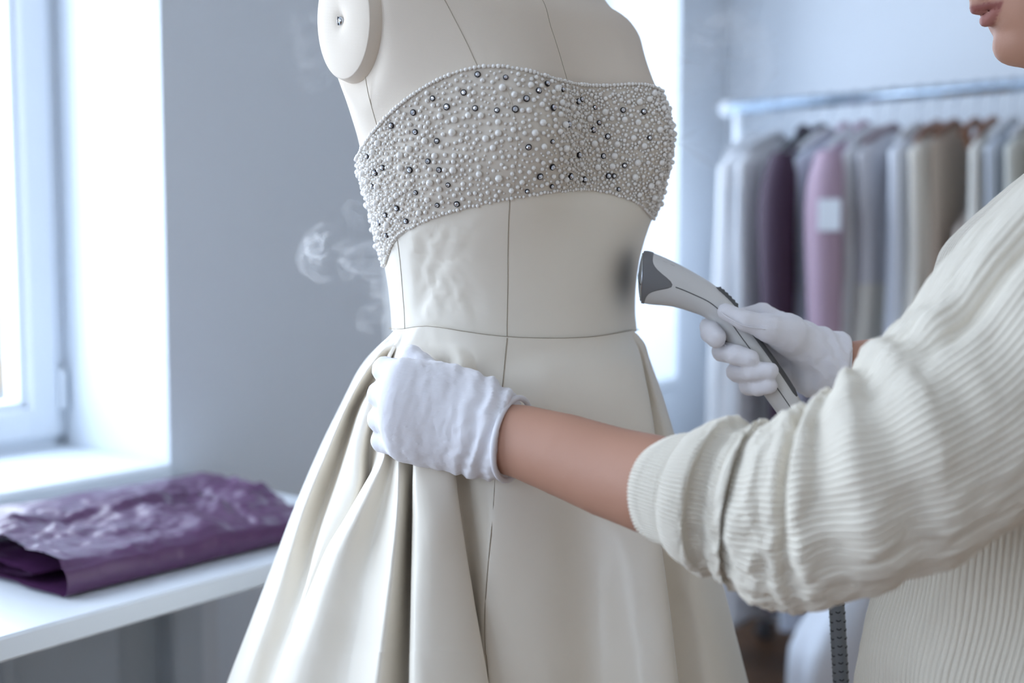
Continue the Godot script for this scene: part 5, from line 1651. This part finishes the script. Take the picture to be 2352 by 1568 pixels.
	# --- sweater
	var levels := [[0.60, 0.470, -1.04, 0.135, 0.195], [0.64, 0.470, -1.04, 0.139, 0.20], [0.78, 0.468, -1.04, 0.1310, 0.19], [0.86, 0.478, -1.035, 0.126, 0.185], [1.0, 0.488, -1.03, 0.124, 0.19], [1.10, 0.512, -1.03, 0.116, 0.20], [1.155, 0.522, -1.035, 0.112, 0.195], [1.20, 0.540, -1.035, 0.088, 0.165], [1.235, 0.553, -1.035, 0.070, 0.10], [1.252, 0.555, -1.035, 0.060, 0.068]]
	var rows := []
	for i in 91:
		var q := []
		for k in 5:
			q.append(spline(levels.map(func(l): return l[k]), i / 90.0))
		var row := PackedVector3Array()
		for j in 1105:
			var g := TAU * j / 1104.0
			# soft folds, a flat panel along the front, and the ribs
			var out := 0.005 * sin(g * 5.0 + q[0] * 14.0) * smoothstep(1.2, 0.9, q[0]) + 0.004 * noise.get_noise_2d(g * 2.0, q[0] * 7.0)
			var front := exp(-pow((fposmod(g - 2.62 + PI, TAU) - PI) / 0.16, 2.0))
			out += 0.007 * front * smoothstep(1.0, 0.85, q[0])
			out += 0.0010 * pow(absf(sin(g * 92.0)), 0.7) * (1.0 - 0.8 * front)
			row.append(Vector3(q[1] + (q[3] + out) * cos(g), q[0], q[2] + (q[4] + out) * sin(g)))
		rows.append(row)
	var sweater := part("sweater", sheet(rows, true, Vector2(46, 34)), M.knit, o, rel)
	var collar := []
	for k in 33:
		var g := TAU * k / 32.0
		collar.append(Vector3(0.555 + 0.060 * cos(g), 1.254 + 0.006 * cos(g), -1.035 + 0.067 * sin(g)))
	part("collar", tube(collar, 0.013, 14, 0, false, Vector2(6, 40)), M.knit, sweater)
	# the near sleeve, pushed up into rolls over the forearm
	rows = []
	var n := 210
	for i in n + 1:
		var s := float(i) / n
		var elbow := smoothstep(0.46, 0.60, s) * smoothstep(0.84, 0.68, s)
		rows.append(hull_ring(SLEEVE, s, 768, func(g: float) -> float:
			var off := elbow * 0.0052 * sin(s * 95.0 + 1.9 * cos(g + 0.5) + 1.4 * sin(g)) * (0.3 + 0.7 * smoothstep(-0.9, -0.3, cos(g)))
			off += 0.0050 * noise.get_noise_2d(s * 14.0, cos(g) * 1.5 + 3.0 * sin(g)) * smoothstep(0.1, 0.4, s)
			# the fold where sleeve meets shoulder
			var fold := smoothstep(0.74, 0.80, s) * smoothstep(0.95, 0.88, s)
			off += fold * (0.006 * exp(-pow((g - 0.25) / 0.14, 2.0)) - 0.012 * exp(-pow((g - 0.50) / 0.10, 2.0)))
			return off + 0.0008 * pow(absf(sin(g * 48.0)), 0.7)))
	# the cuff turns in
	var inner := []
	for k in 4:
		var row := PackedVector3Array()
		for j in 769:
			row.append(hull_point(SLEEVE, 0.010 * k, TAU * j / 768.0, -0.0035 - 0.001 * k, 1.0))
		inner.push_front(row)
	part("sleeve", sheet(inner + rows, true, Vector2(24, 44)), M.knit, sweater)
	# the far sleeve
	var far := [Vector3(0.3773, 1.0289, -1.147), Vector3(0.4005, 1.0189, -1.15), Vector3(0.4391, 1.0002, -1.158), Vector3(0.478, 0.935, -1.19), Vector3(0.508, 1.02, -1.20), Vector3(0.535, 1.12, -1.195), Vector3(0.535, 1.15, -1.13)]
	part("sleeve", tube(far, [0.038, 0.050, 0.054, 0.062, 0.068, 0.075, 0.07], 36, 60, true, Vector2(24, 20)), M.knit, sweater)

	# --- trousers and shoes
	var tr := []
	for s in [-0.985, -1.10]:
		tr.append(tube([Vector3(0.465, 0.82, lerpf(s, -1.04, 0.3)), Vector3(0.466, 0.72, s), Vector3(0.46, 0.44, s), Vector3(0.48, 0.12, s), Vector3(0.482, 0.07, s)], [0.11, 0.098, 0.072, 0.066, 0.068], 24, 24))
	part("trousers", joined(tr), M.trousers, o, rel)
	for s in [-0.985, -1.10]:
		var sh := []
		for q in [[0.535, 0.02, 0.022], [0.53, 0.038, 0.03], [0.50, 0.046, 0.040], [0.45, 0.042, 0.040], [0.40, 0.032, 0.042], [0.36, 0.026, 0.038], [0.335, 0.02, 0.022]]:
			var row := PackedVector3Array()
			for j in 25:
				var g := TAU * j / 24.0
				row.append(Vector3(q[0], maxf(0.0, q[1] + q[1] * 1.15 * sin(g)), s + q[2] * cos(g)))
			sh.append(row)
		part("shoe", sheet(sh, true, Vector2.ONE, Vector3.ZERO, true), M.shoe, o, rel)

	gather_glove(o, rel)
	steamer_glove(o, rel)


# the near hand: a fist closed on the skirt, seen from its back
func gather_glove(o: Node3D, rel: Transform3D) -> void:
	var f := Field.new(Vector3(-0.1503, 0.9227, -1.1), Vector3(0.0138, 1.0831, -0.93), 0.0026)
	var wrist := Vector3(-0.0223, 0.9931, -1.004)
	var meta := [[Vector3(-0.0311, 1.018, -1.006), Vector3(-0.0948, 1.0401, -1.012), 0.0205, 0.0172], [Vector3(-0.0271, 1.0053, -1), Vector3(-0.0971, 1.0223, -1.002), 0.023, 0.0182], [Vector3(-0.0271, 0.9899, -1), Vector3(-0.0974, 1.0016, -1.004), 0.024, 0.0178], [Vector3(-0.0273, 0.9741, -1.006), Vector3(-0.0954, 0.9806, -1.014), 0.0205, 0.0162]]
	for q in meta:
		f.bone(q[0], q[1], q[2], q[3], 0.020)
	f.bone(wrist, Vector3(0.0147, 0.9877, -0.985), 0.0352, 0.0365, 0.02)
	f.egg(Vector3(-0.0645, 1.0066, -1.018), Vector3(0.042, 0.040, 0.020), 0.02)
	# fingers: first joint leaning left and away, then curled round behind the cloth
	var y := [846.0, 905.0, 960.0, 1014.0]
	var curl := [
		[Vector3(-0.095, 1.0399, -1.014), Vector3(-0.1156, 1.0442, -1.04), Vector3(-0.1102, 1.0405, -1.068), Vector3(-0.0961, 1.0395, -1.07), 0.0150, 0.0113],
		[Vector3(-0.0973, 1.0221, -1.004), Vector3(-0.1197, 1.0216, -1.036), Vector3(-0.114, 1.0168, -1.068), Vector3(-0.0973, 1.0163, -1.072), 0.0158, 0.0115],
		[Vector3(-0.0976, 1.0013, -1.006), Vector3(-0.1201, 0.999, -1.038), Vector3(-0.1138, 0.9946, -1.068), Vector3(-0.0974, 0.994, -1.072), 0.0155, 0.0113],
		[Vector3(-0.0956, 0.9802, -1.016), Vector3(-0.1181, 0.9786, -1.04), Vector3(-0.1115, 0.9747, -1.064), Vector3(-0.0979, 0.9744, -1.066), 0.0142, 0.0106]]
	for c in curl:
		f.bone(c[0], c[1], c[4], c[5], 0.005)
		f.bone(c[1], c[2], c[5], c[5] * 0.95, 0.003)
		f.bone(c[2], c[3], c[5] * 0.95, c[5] * 0.85, 0.003)
	# thumb: over the top, its tip standing up behind the first finger
	f.bone(Vector3(-0.0331, 1.0213, -1.01), Vector3(-0.0644, 1.0326, -1.03), 0.0185, 0.0165, 0.014)
	f.bone(Vector3(-0.0644, 1.0326, -1.03), Vector3(-0.0828, 1.0468, -1.046), 0.0150, 0.0118, 0.005)
	f.bone(Vector3(-0.0828, 1.0468, -1.046), Vector3(-0.0916, 1.0558, -1.052), 0.0116, 0.0102, 0.003)
	# cut off at the cuff, which slants: its near edge lies further down the hand
	var top := Vector3(0.0042, 1.0226, -1.003)
	var low := Vector3(-0.0023, 0.9502, -1.003)
	var near := Vector3(-0.0154, 0.9945, -0.957)
	var n: Vector3 = (top - near).cross(low - near).normalized()
	if n.x < 0.0:
		n = -n
	f.cut(near, n)
	var a := f.mesh_arrays()
	var hn := normals_of(a[0], a[1])
	var w0: Vector3 = Vector3(-0.0939, 1.0091, -1)
	var w1: Vector3 = Vector3(-0.0099, 0.9879, -1)
	var ax := (w1 - w0).normalized()
	for i in a[0].size():
		var p: Vector3 = a[0][i]
		var s := (p - w0).dot(ax) / w0.distance_to(w1)
		var c := p.y - lerpf(w0.y, w1.y, s)
		# gathers run round the wrist, fading towards the knuckles
		var fold := sin(s * 34.0 + 34.0 * c * absf(c) * 6.0 + 2.6 * noise.get_noise_2d(c * 30.0, s * 2.0)) * smoothstep(0.32, 0.95, s) * smoothstep(1.06, 0.98, s)
		var soft := noise.get_noise_3d(p.x * 70.0, p.y * 28.0, p.z * 50.0)
		a[0][i] = p + hn[i] * (0.0021 * fold + 0.0011 * soft * smoothstep(-0.3, 0.1, s) + 0.0006 * fine.get_noise_2d(p.x * 160.0 + p.y * 40.0, p.y * 70.0))
	var g := part("glove", smooth(a[0], a[1]), M.glove, o, rel)
	var c0 := (top + low) / 2.0
	var e0 := (top - low) / 2.0
	var e1 := near - c0
	e1 = e1 - e0.normalized() * e1.dot(e0.normalized())
	var ring := []
	for k in 49:
		var t := TAU * k / 48.0
		ring.append(c0 + e0 * cos(t) * 1.0 + e1 * sin(t) * 0.99)
	part("cuff_hem", tube(ring, 0.0026, 10, 0, false), M.glove, g)


# the far hand, closed round the steamer's handle, thumb along its near side
func steamer_glove(o: Node3D, rel: Transform3D) -> void:
	var f := Field.new(Vector3(0.17, 0.99, -1.20), Vector3(0.36, 1.12, -1.06), 0.0026)
	f.bone(Vector3(0.3516, 1.0373, -1.142), Vector3(0.3249, 1.0375, -1.14), 0.0270, 0.0265, 0.01)                 # cuff
	f.bone(Vector3(0.3243, 1.0395, -1.138), Vector3(0.2658, 1.0727, -1.122), 0.0265, 0.0185, 0.015)               # ball of the thumb
	f.bone(Vector3(0.3233, 1.0431, -1.15), Vector3(0.2503, 1.0884, -1.146), 0.0225, 0.0108, 0.015)                # first finger's palm bone
	f.bone(Vector3(0.3151, 1.0293, -1.143), Vector3(0.2999, 1.0244, -1.148), 0.0225, 0.0190, 0.015)                # heel
	f.bone(Vector3(0.3147, 1.0335, -1.158), Vector3(0.2728, 1.0599, -1.16), 0.0200, 0.0150, 0.012)
	f.bone(Vector3(0.317, 1.0269, -1.158), Vector3(0.287, 1.0331, -1.162), 0.0190, 0.0140, 0.012)
	# thumb
	f.bone(Vector3(0.2686, 1.0708, -1.112), Vector3(0.2447, 1.0784, -1.1), 0.0175, 0.0135, 0.010)
	f.bone(Vector3(0.2447, 1.0784, -1.1), Vector3(0.2208, 1.0858, -1.094), 0.0128, 0.0094, 0.004)
	f.bone(Vector3(0.2208, 1.0858, -1.094), Vector3(0.2042, 1.0939, -1.099), 0.0094, 0.0080, 0.003)
	# fingers round the back of the handle, tips forward again on this side
	var fingers := [
		[Vector3(0.2499, 1.0875, -1.148), Vector3(0.2147, 1.0804, -1.15), Vector3(0.1965, 1.0762, -1.133), Vector3(0.193, 1.0727, -1.11), Vector3(0.1965, 1.0681, -1.103), 0.0106, 0.0102],
		[Vector3(0.2706, 1.0621, -1.16), Vector3(0.2246, 1.0585, -1.15), Vector3(0.2071, 1.0533, -1.128), Vector3(0.2146, 1.0521, -1.098), Vector3(0.2268, 1.0493, -1.092), 0.0102, 0.0095],
		[Vector3(0.2779, 1.0478, -1.162), Vector3(0.2402, 1.0409, -1.15), Vector3(0.2212, 1.0331, -1.124), Vector3(0.2307, 1.0362, -1.094), Vector3(0.245, 1.0375, -1.089), 0.0100, 0.0092],
		[Vector3(0.2865, 1.0333, -1.16), Vector3(0.2527, 1.0255, -1.146), Vector3(0.2322, 1.0195, -1.122), Vector3(0.2366, 1.0212, -1.097), Vector3(0.2453, 1.0231, -1.091), 0.0092, 0.0084]]
	for q in fingers:
		f.bone(q[0], q[1], 0.0118, q[5], 0.005)
		f.bone(q[1], q[2], q[5], q[5], 0.0025)
		f.bone(q[2], q[3], q[5], q[6], 0.0025)
		f.bone(q[3], q[4], q[6], q[6] * 0.96, 0.0025)
	var top := Vector3(0.3352, 1.0636, -1.14)
	var low := Vector3(0.3312, 1.0109, -1.14)
	var near := Vector3(0.3296, 1.0392, -1.1145)
	var n: Vector3 = (top - near).cross(low - near).normalized()
	if n.x < 0.0:
		n = -n
	f.cut(near, n)
	var a := f.mesh_arrays()
	var hn := normals_of(a[0], a[1])
	for i in a[0].size():
		var p: Vector3 = a[0][i]
		var s := smoothstep(0.26, 0.32, p.x)
		a[0][i] = p + hn[i] * (0.0009 * noise.get_noise_3d(p.x * 90.0, p.y * 90.0, p.z * 60.0) + s * 0.0011 * sin(p.x * 420.0 + p.y * 160.0 + 3.0 * noise.get_noise_2d(p.x * 20.0, p.y * 40.0)))
	var g := part("glove", smooth(a[0], a[1]), M.glove, o, rel)
	var c0 := (top + low) / 2.0
	var e0 := (top - low) / 2.0
	var e1 := near - c0
	e1 = e1 - e0.normalized() * e1.dot(e0.normalized())
	var ring := []
	for k in 41:
		var t := TAU * k / 40.0
		ring.append(c0 + e0 * cos(t) + e1 * sin(t))
	part("cuff_hem", tube(ring, 0.0016, 8, 0, false), M.glove, g)
	# the stitched seam along the thumb
	part("thumb_seam", tube([Vector3(0.1993, 1.0926, -1.0925), Vector3(0.2052, 1.088, -1.086), Vector3(0.2156, 1.0823, -1.084), Vector3(0.2279, 1.0794, -1.084), Vector3(0.2417, 1.0776, -1.0865)], 0.0007, 5, 20), M.glove, g)


const SLEEVE := [
	[Vector3(0.1454, 1.008, -0.893), Vector3(0.1328, 0.9181, -0.893), 0.0475, -0.0215],
	[Vector3(0.1459, 1.0089, -0.892), Vector3(0.133, 0.9177, -0.892), 0.0485, -0.0165],
	[Vector3(0.1465, 1.009, -0.891), Vector3(0.1335, 0.9176, -0.891), 0.0475, -0.01],
	[Vector3(0.1473, 1.0089, -0.89), Vector3(0.1344, 0.9175, -0.89), 0.045, -0.006],
	[Vector3(0.1495, 1.0128, -0.889), Vector3(0.1367, 0.9129, -0.889), 0.05, -0.005],
	[Vector3(0.1532, 1.0172, -0.887), Vector3(0.1392, 0.9075, -0.887), 0.056, -0.007],
	[Vector3(0.1607, 1.0217, -0.884), Vector3(0.148, 0.9017, -0.884), 0.0585, -0.009],
	[Vector3(0.1709, 1.0228, -0.879), Vector3(0.1574, 0.9007, -0.879), 0.058, -0.009],
	[Vector3(0.179, 1.0161, -0.874), Vector3(0.1626, 0.9035, -0.874), 0.0455, -0.008],
	[Vector3(0.1837, 1.0186, -0.871), Vector3(0.1675, 0.8971, -0.871), 0.054, -0.007],
	[Vector3(0.1896, 1.0217, -0.868), Vector3(0.175, 0.8922, -0.868), 0.0565, -0.006],
	[Vector3(0.1942, 1.0166, -0.864), Vector3(0.1802, 0.8944, -0.864), 0.0475, -0.005],
	[Vector3(0.199, 1.0249, -0.86), Vector3(0.1868, 0.8868, -0.86), 0.058, -0.004],
	[Vector3(0.2075, 1.0329, -0.855), Vector3(0.1971, 0.8829, -0.855), 0.063, -0.003],
	[Vector3(0.216, 1.0345, -0.85), Vector3(0.2072, 0.8821, -0.85), 0.064, 0],
	[Vector3(0.2231, 1.0381, -0.845), Vector3(0.219, 0.8834, -0.845), 0.064, 0],
	[Vector3(0.2309, 1.0483, -0.839), Vector3(0.2323, 0.8886, -0.839), 0.069, 0],
	[Vector3(0.2395, 1.0575, -0.834), Vector3(0.2463, 0.8957, -0.834), 0.075, 0],
	[Vector3(0.2517, 1.0686, -0.831), Vector3(0.2645, 0.9048, -0.831), 0.08, 0],
	[Vector3(0.2666, 1.0813, -0.831), Vector3(0.2867, 0.9146, -0.831), 0.083, 0],
	[Vector3(0.2858, 1.097, -0.833), Vector3(0.3128, 0.9242, -0.833), 0.085, 0],
	[Vector3(0.3077, 1.1152, -0.838), Vector3(0.3448, 0.9435, -0.838), 0.088, 0],
	[Vector3(0.3357, 1.1516, -0.845), Vector3(0.3762, 0.9616, -0.845), 0.09, 0],
	[Vector3(0.3782, 1.1949, -0.855), Vector3(0.4241, 0.985, -0.855), 0.09, 0],
	[Vector3(0.423, 1.2276, -0.865), Vector3(0.4711, 1.0082, -0.865), 0.088, 0],
	[Vector3(0.4569, 1.2415, -0.875), Vector3(0.5026, 1.0234, -0.875), 0.08, 0],
	[Vector3(0.483, 1.2322, -0.88), Vector3(0.518, 1.0429, -0.88), 0.05, 0]]


# ---------------------------------------------------------------- steam
func build_steam() -> void:
	var list := [
		["steam", "curl of white steam drifting beside the bodice, before the wall", [
			[[Vector3(-0.1913, 1.1775, -1.22), Vector3(-0.2029, 1.1729, -1.22), Vector3(-0.2127, 1.1614, -1.22), Vector3(-0.218, 1.1477, -1.22), Vector3(-0.214, 1.1353, -1.22), Vector3(-0.2035, 1.1279, -1.22), Vector3(-0.1928, 1.1325, -1.22)], 0.0085, 0.34],
			[[Vector3(-0.1992, 1.1661, -1.225), Vector3(-0.2072, 1.1569, -1.225), Vector3(-0.2064, 1.1454, -1.225), Vector3(-0.1982, 1.1384, -1.225)], 0.0085, 0.34],
			[[Vector3(-0.1892, 1.166, -1.22), Vector3(-0.1747, 1.1591, -1.215), Vector3(-0.1604, 1.1522, -1.21), Vector3(-0.1438, 1.1454, -1.205), Vector3(-0.1274, 1.1409, -1.2)], 0.0095, 0.20],
			[[Vector3(-0.1824, 1.1523, -1.22), Vector3(-0.168, 1.1431, -1.215), Vector3(-0.1515, 1.1294, -1.21), Vector3(-0.1344, 1.116, -1.2)], 0.0090, 0.16],
			[[Vector3(-0.1811, 1.1454, -1.22), Vector3(-0.1771, 1.1316, -1.22), Vector3(-0.1754, 1.1177, -1.22)], 0.0055, 0.20],
			[[Vector3(-0.1782, 1.1845, -1.225), Vector3(-0.1666, 1.1891, -1.225), Vector3(-0.1573, 1.1914, -1.225)], 0.0095, 0.12],
			[[Vector3(-0.1332, 1.1226, -1.21), Vector3(-0.1366, 1.1043, -1.21), Vector3(-0.134, 1.0882, -1.21), Vector3(-0.1285, 1.0725, -1.205)], 0.0110, 0.15],
			[[Vector3(-0.1478, 1.0949, -1.215), Vector3(-0.1493, 1.0787, -1.215), Vector3(-0.1443, 1.0652, -1.21)], 0.0110, 0.09]]],
		["steam", "faint upright wisps of steam beside the arm plate", [
			[[Vector3(-0.2258, 1.4093, -1.25), Vector3(-0.2214, 1.3865, -1.25), Vector3(-0.2148, 1.3636, -1.25), Vector3(-0.2057, 1.3453, -1.25)], 0.014, 0.08],
			[[Vector3(-0.2218, 1.359, -1.25), Vector3(-0.2151, 1.3361, -1.25), Vector3(-0.2121, 1.32, -1.25)], 0.013, 0.06]]],
		["steam", "faint cloud of steam rising above the nozzle by the bright window", [
			[[Vector3(0.2028, 1.4202, -1.35), Vector3(0.2232, 1.3955, -1.35), Vector3(0.2336, 1.3708, -1.35), Vector3(0.2189, 1.341, -1.35), Vector3(0.2091, 1.3111, -1.35)], 0.034, 0.13],
			[[Vector3(0.2144, 1.2961, -1.35), Vector3(0.2197, 1.2761, -1.35), Vector3(0.2123, 1.2561, -1.35)], 0.030, 0.09],
			[[Vector3(0.2278, 1.4251, -1.35), Vector3(0.2457, 1.4005, -1.35), Vector3(0.2411, 1.3758, -1.35)], 0.026, 0.11]]]]
	for e in list:
		var o := Node3D.new()
		o.name = numbered(e[0])
		add_child(o)
		o.position = e[2][0][0][0]
		tag(o, e[1], "steam", "", "stuff")
		for w in e[2]:
			var p: Array = w[0]
			var n := 48
			var rows := []
			var tints := PackedColorArray()
			var turn := rng.randf() * TAU
			for i in n + 1:
				var t := float(i) / n
				var c: Vector3 = spline(p, t)
				var d: Vector3 = (spline(p, minf(t + 0.03, 1.0)) - spline(p, maxf(t - 0.03, 0.0))).normalized()
				var a := d.cross(Vector3(0.25, 0.2, 0.95)).normalized()
				var b := d.cross(a)
				var wide: float = w[1] * (0.75 + 0.45 * sin(PI * t) + 0.35 * noise.get_noise_2d(t * 5.0, turn))
				var row := PackedVector3Array()
				for j in 25:
					var x := j / 12.0 - 1.0
					# a rolled sheet of mist: a gutter that twists as it drifts
					var g := x * 1.5 + 0.5 * sin(t * 4.0 + turn)
					row.append(c + (a * sin(g) + b * (cos(g) - 0.5) * 0.9) * wide * 1.5)
					var thin: float = pow(1.0 - x * x, 1.6) * smoothstep(0.0, 0.18, t) * smoothstep(1.0, 0.75, t)
					thin *= clampf(0.62 + 0.9 * fine.get_noise_2d(x * 1.6 + turn, t * 3.0) + 0.35 * sin(x * 5.0 + turn + t * 3.0), 0.05, 1.2)
					tints.append(Color(1, 1, 1, clampf(w[2] * thin, 0, 1)))
				rows.append(row)
			part("wisp", sheet(rows, false, Vector2.ONE, Vector3(-0.5, 0.3, 0.6), false, tints), M.steam_white, o, Transform3D(Basis(), -o.position))
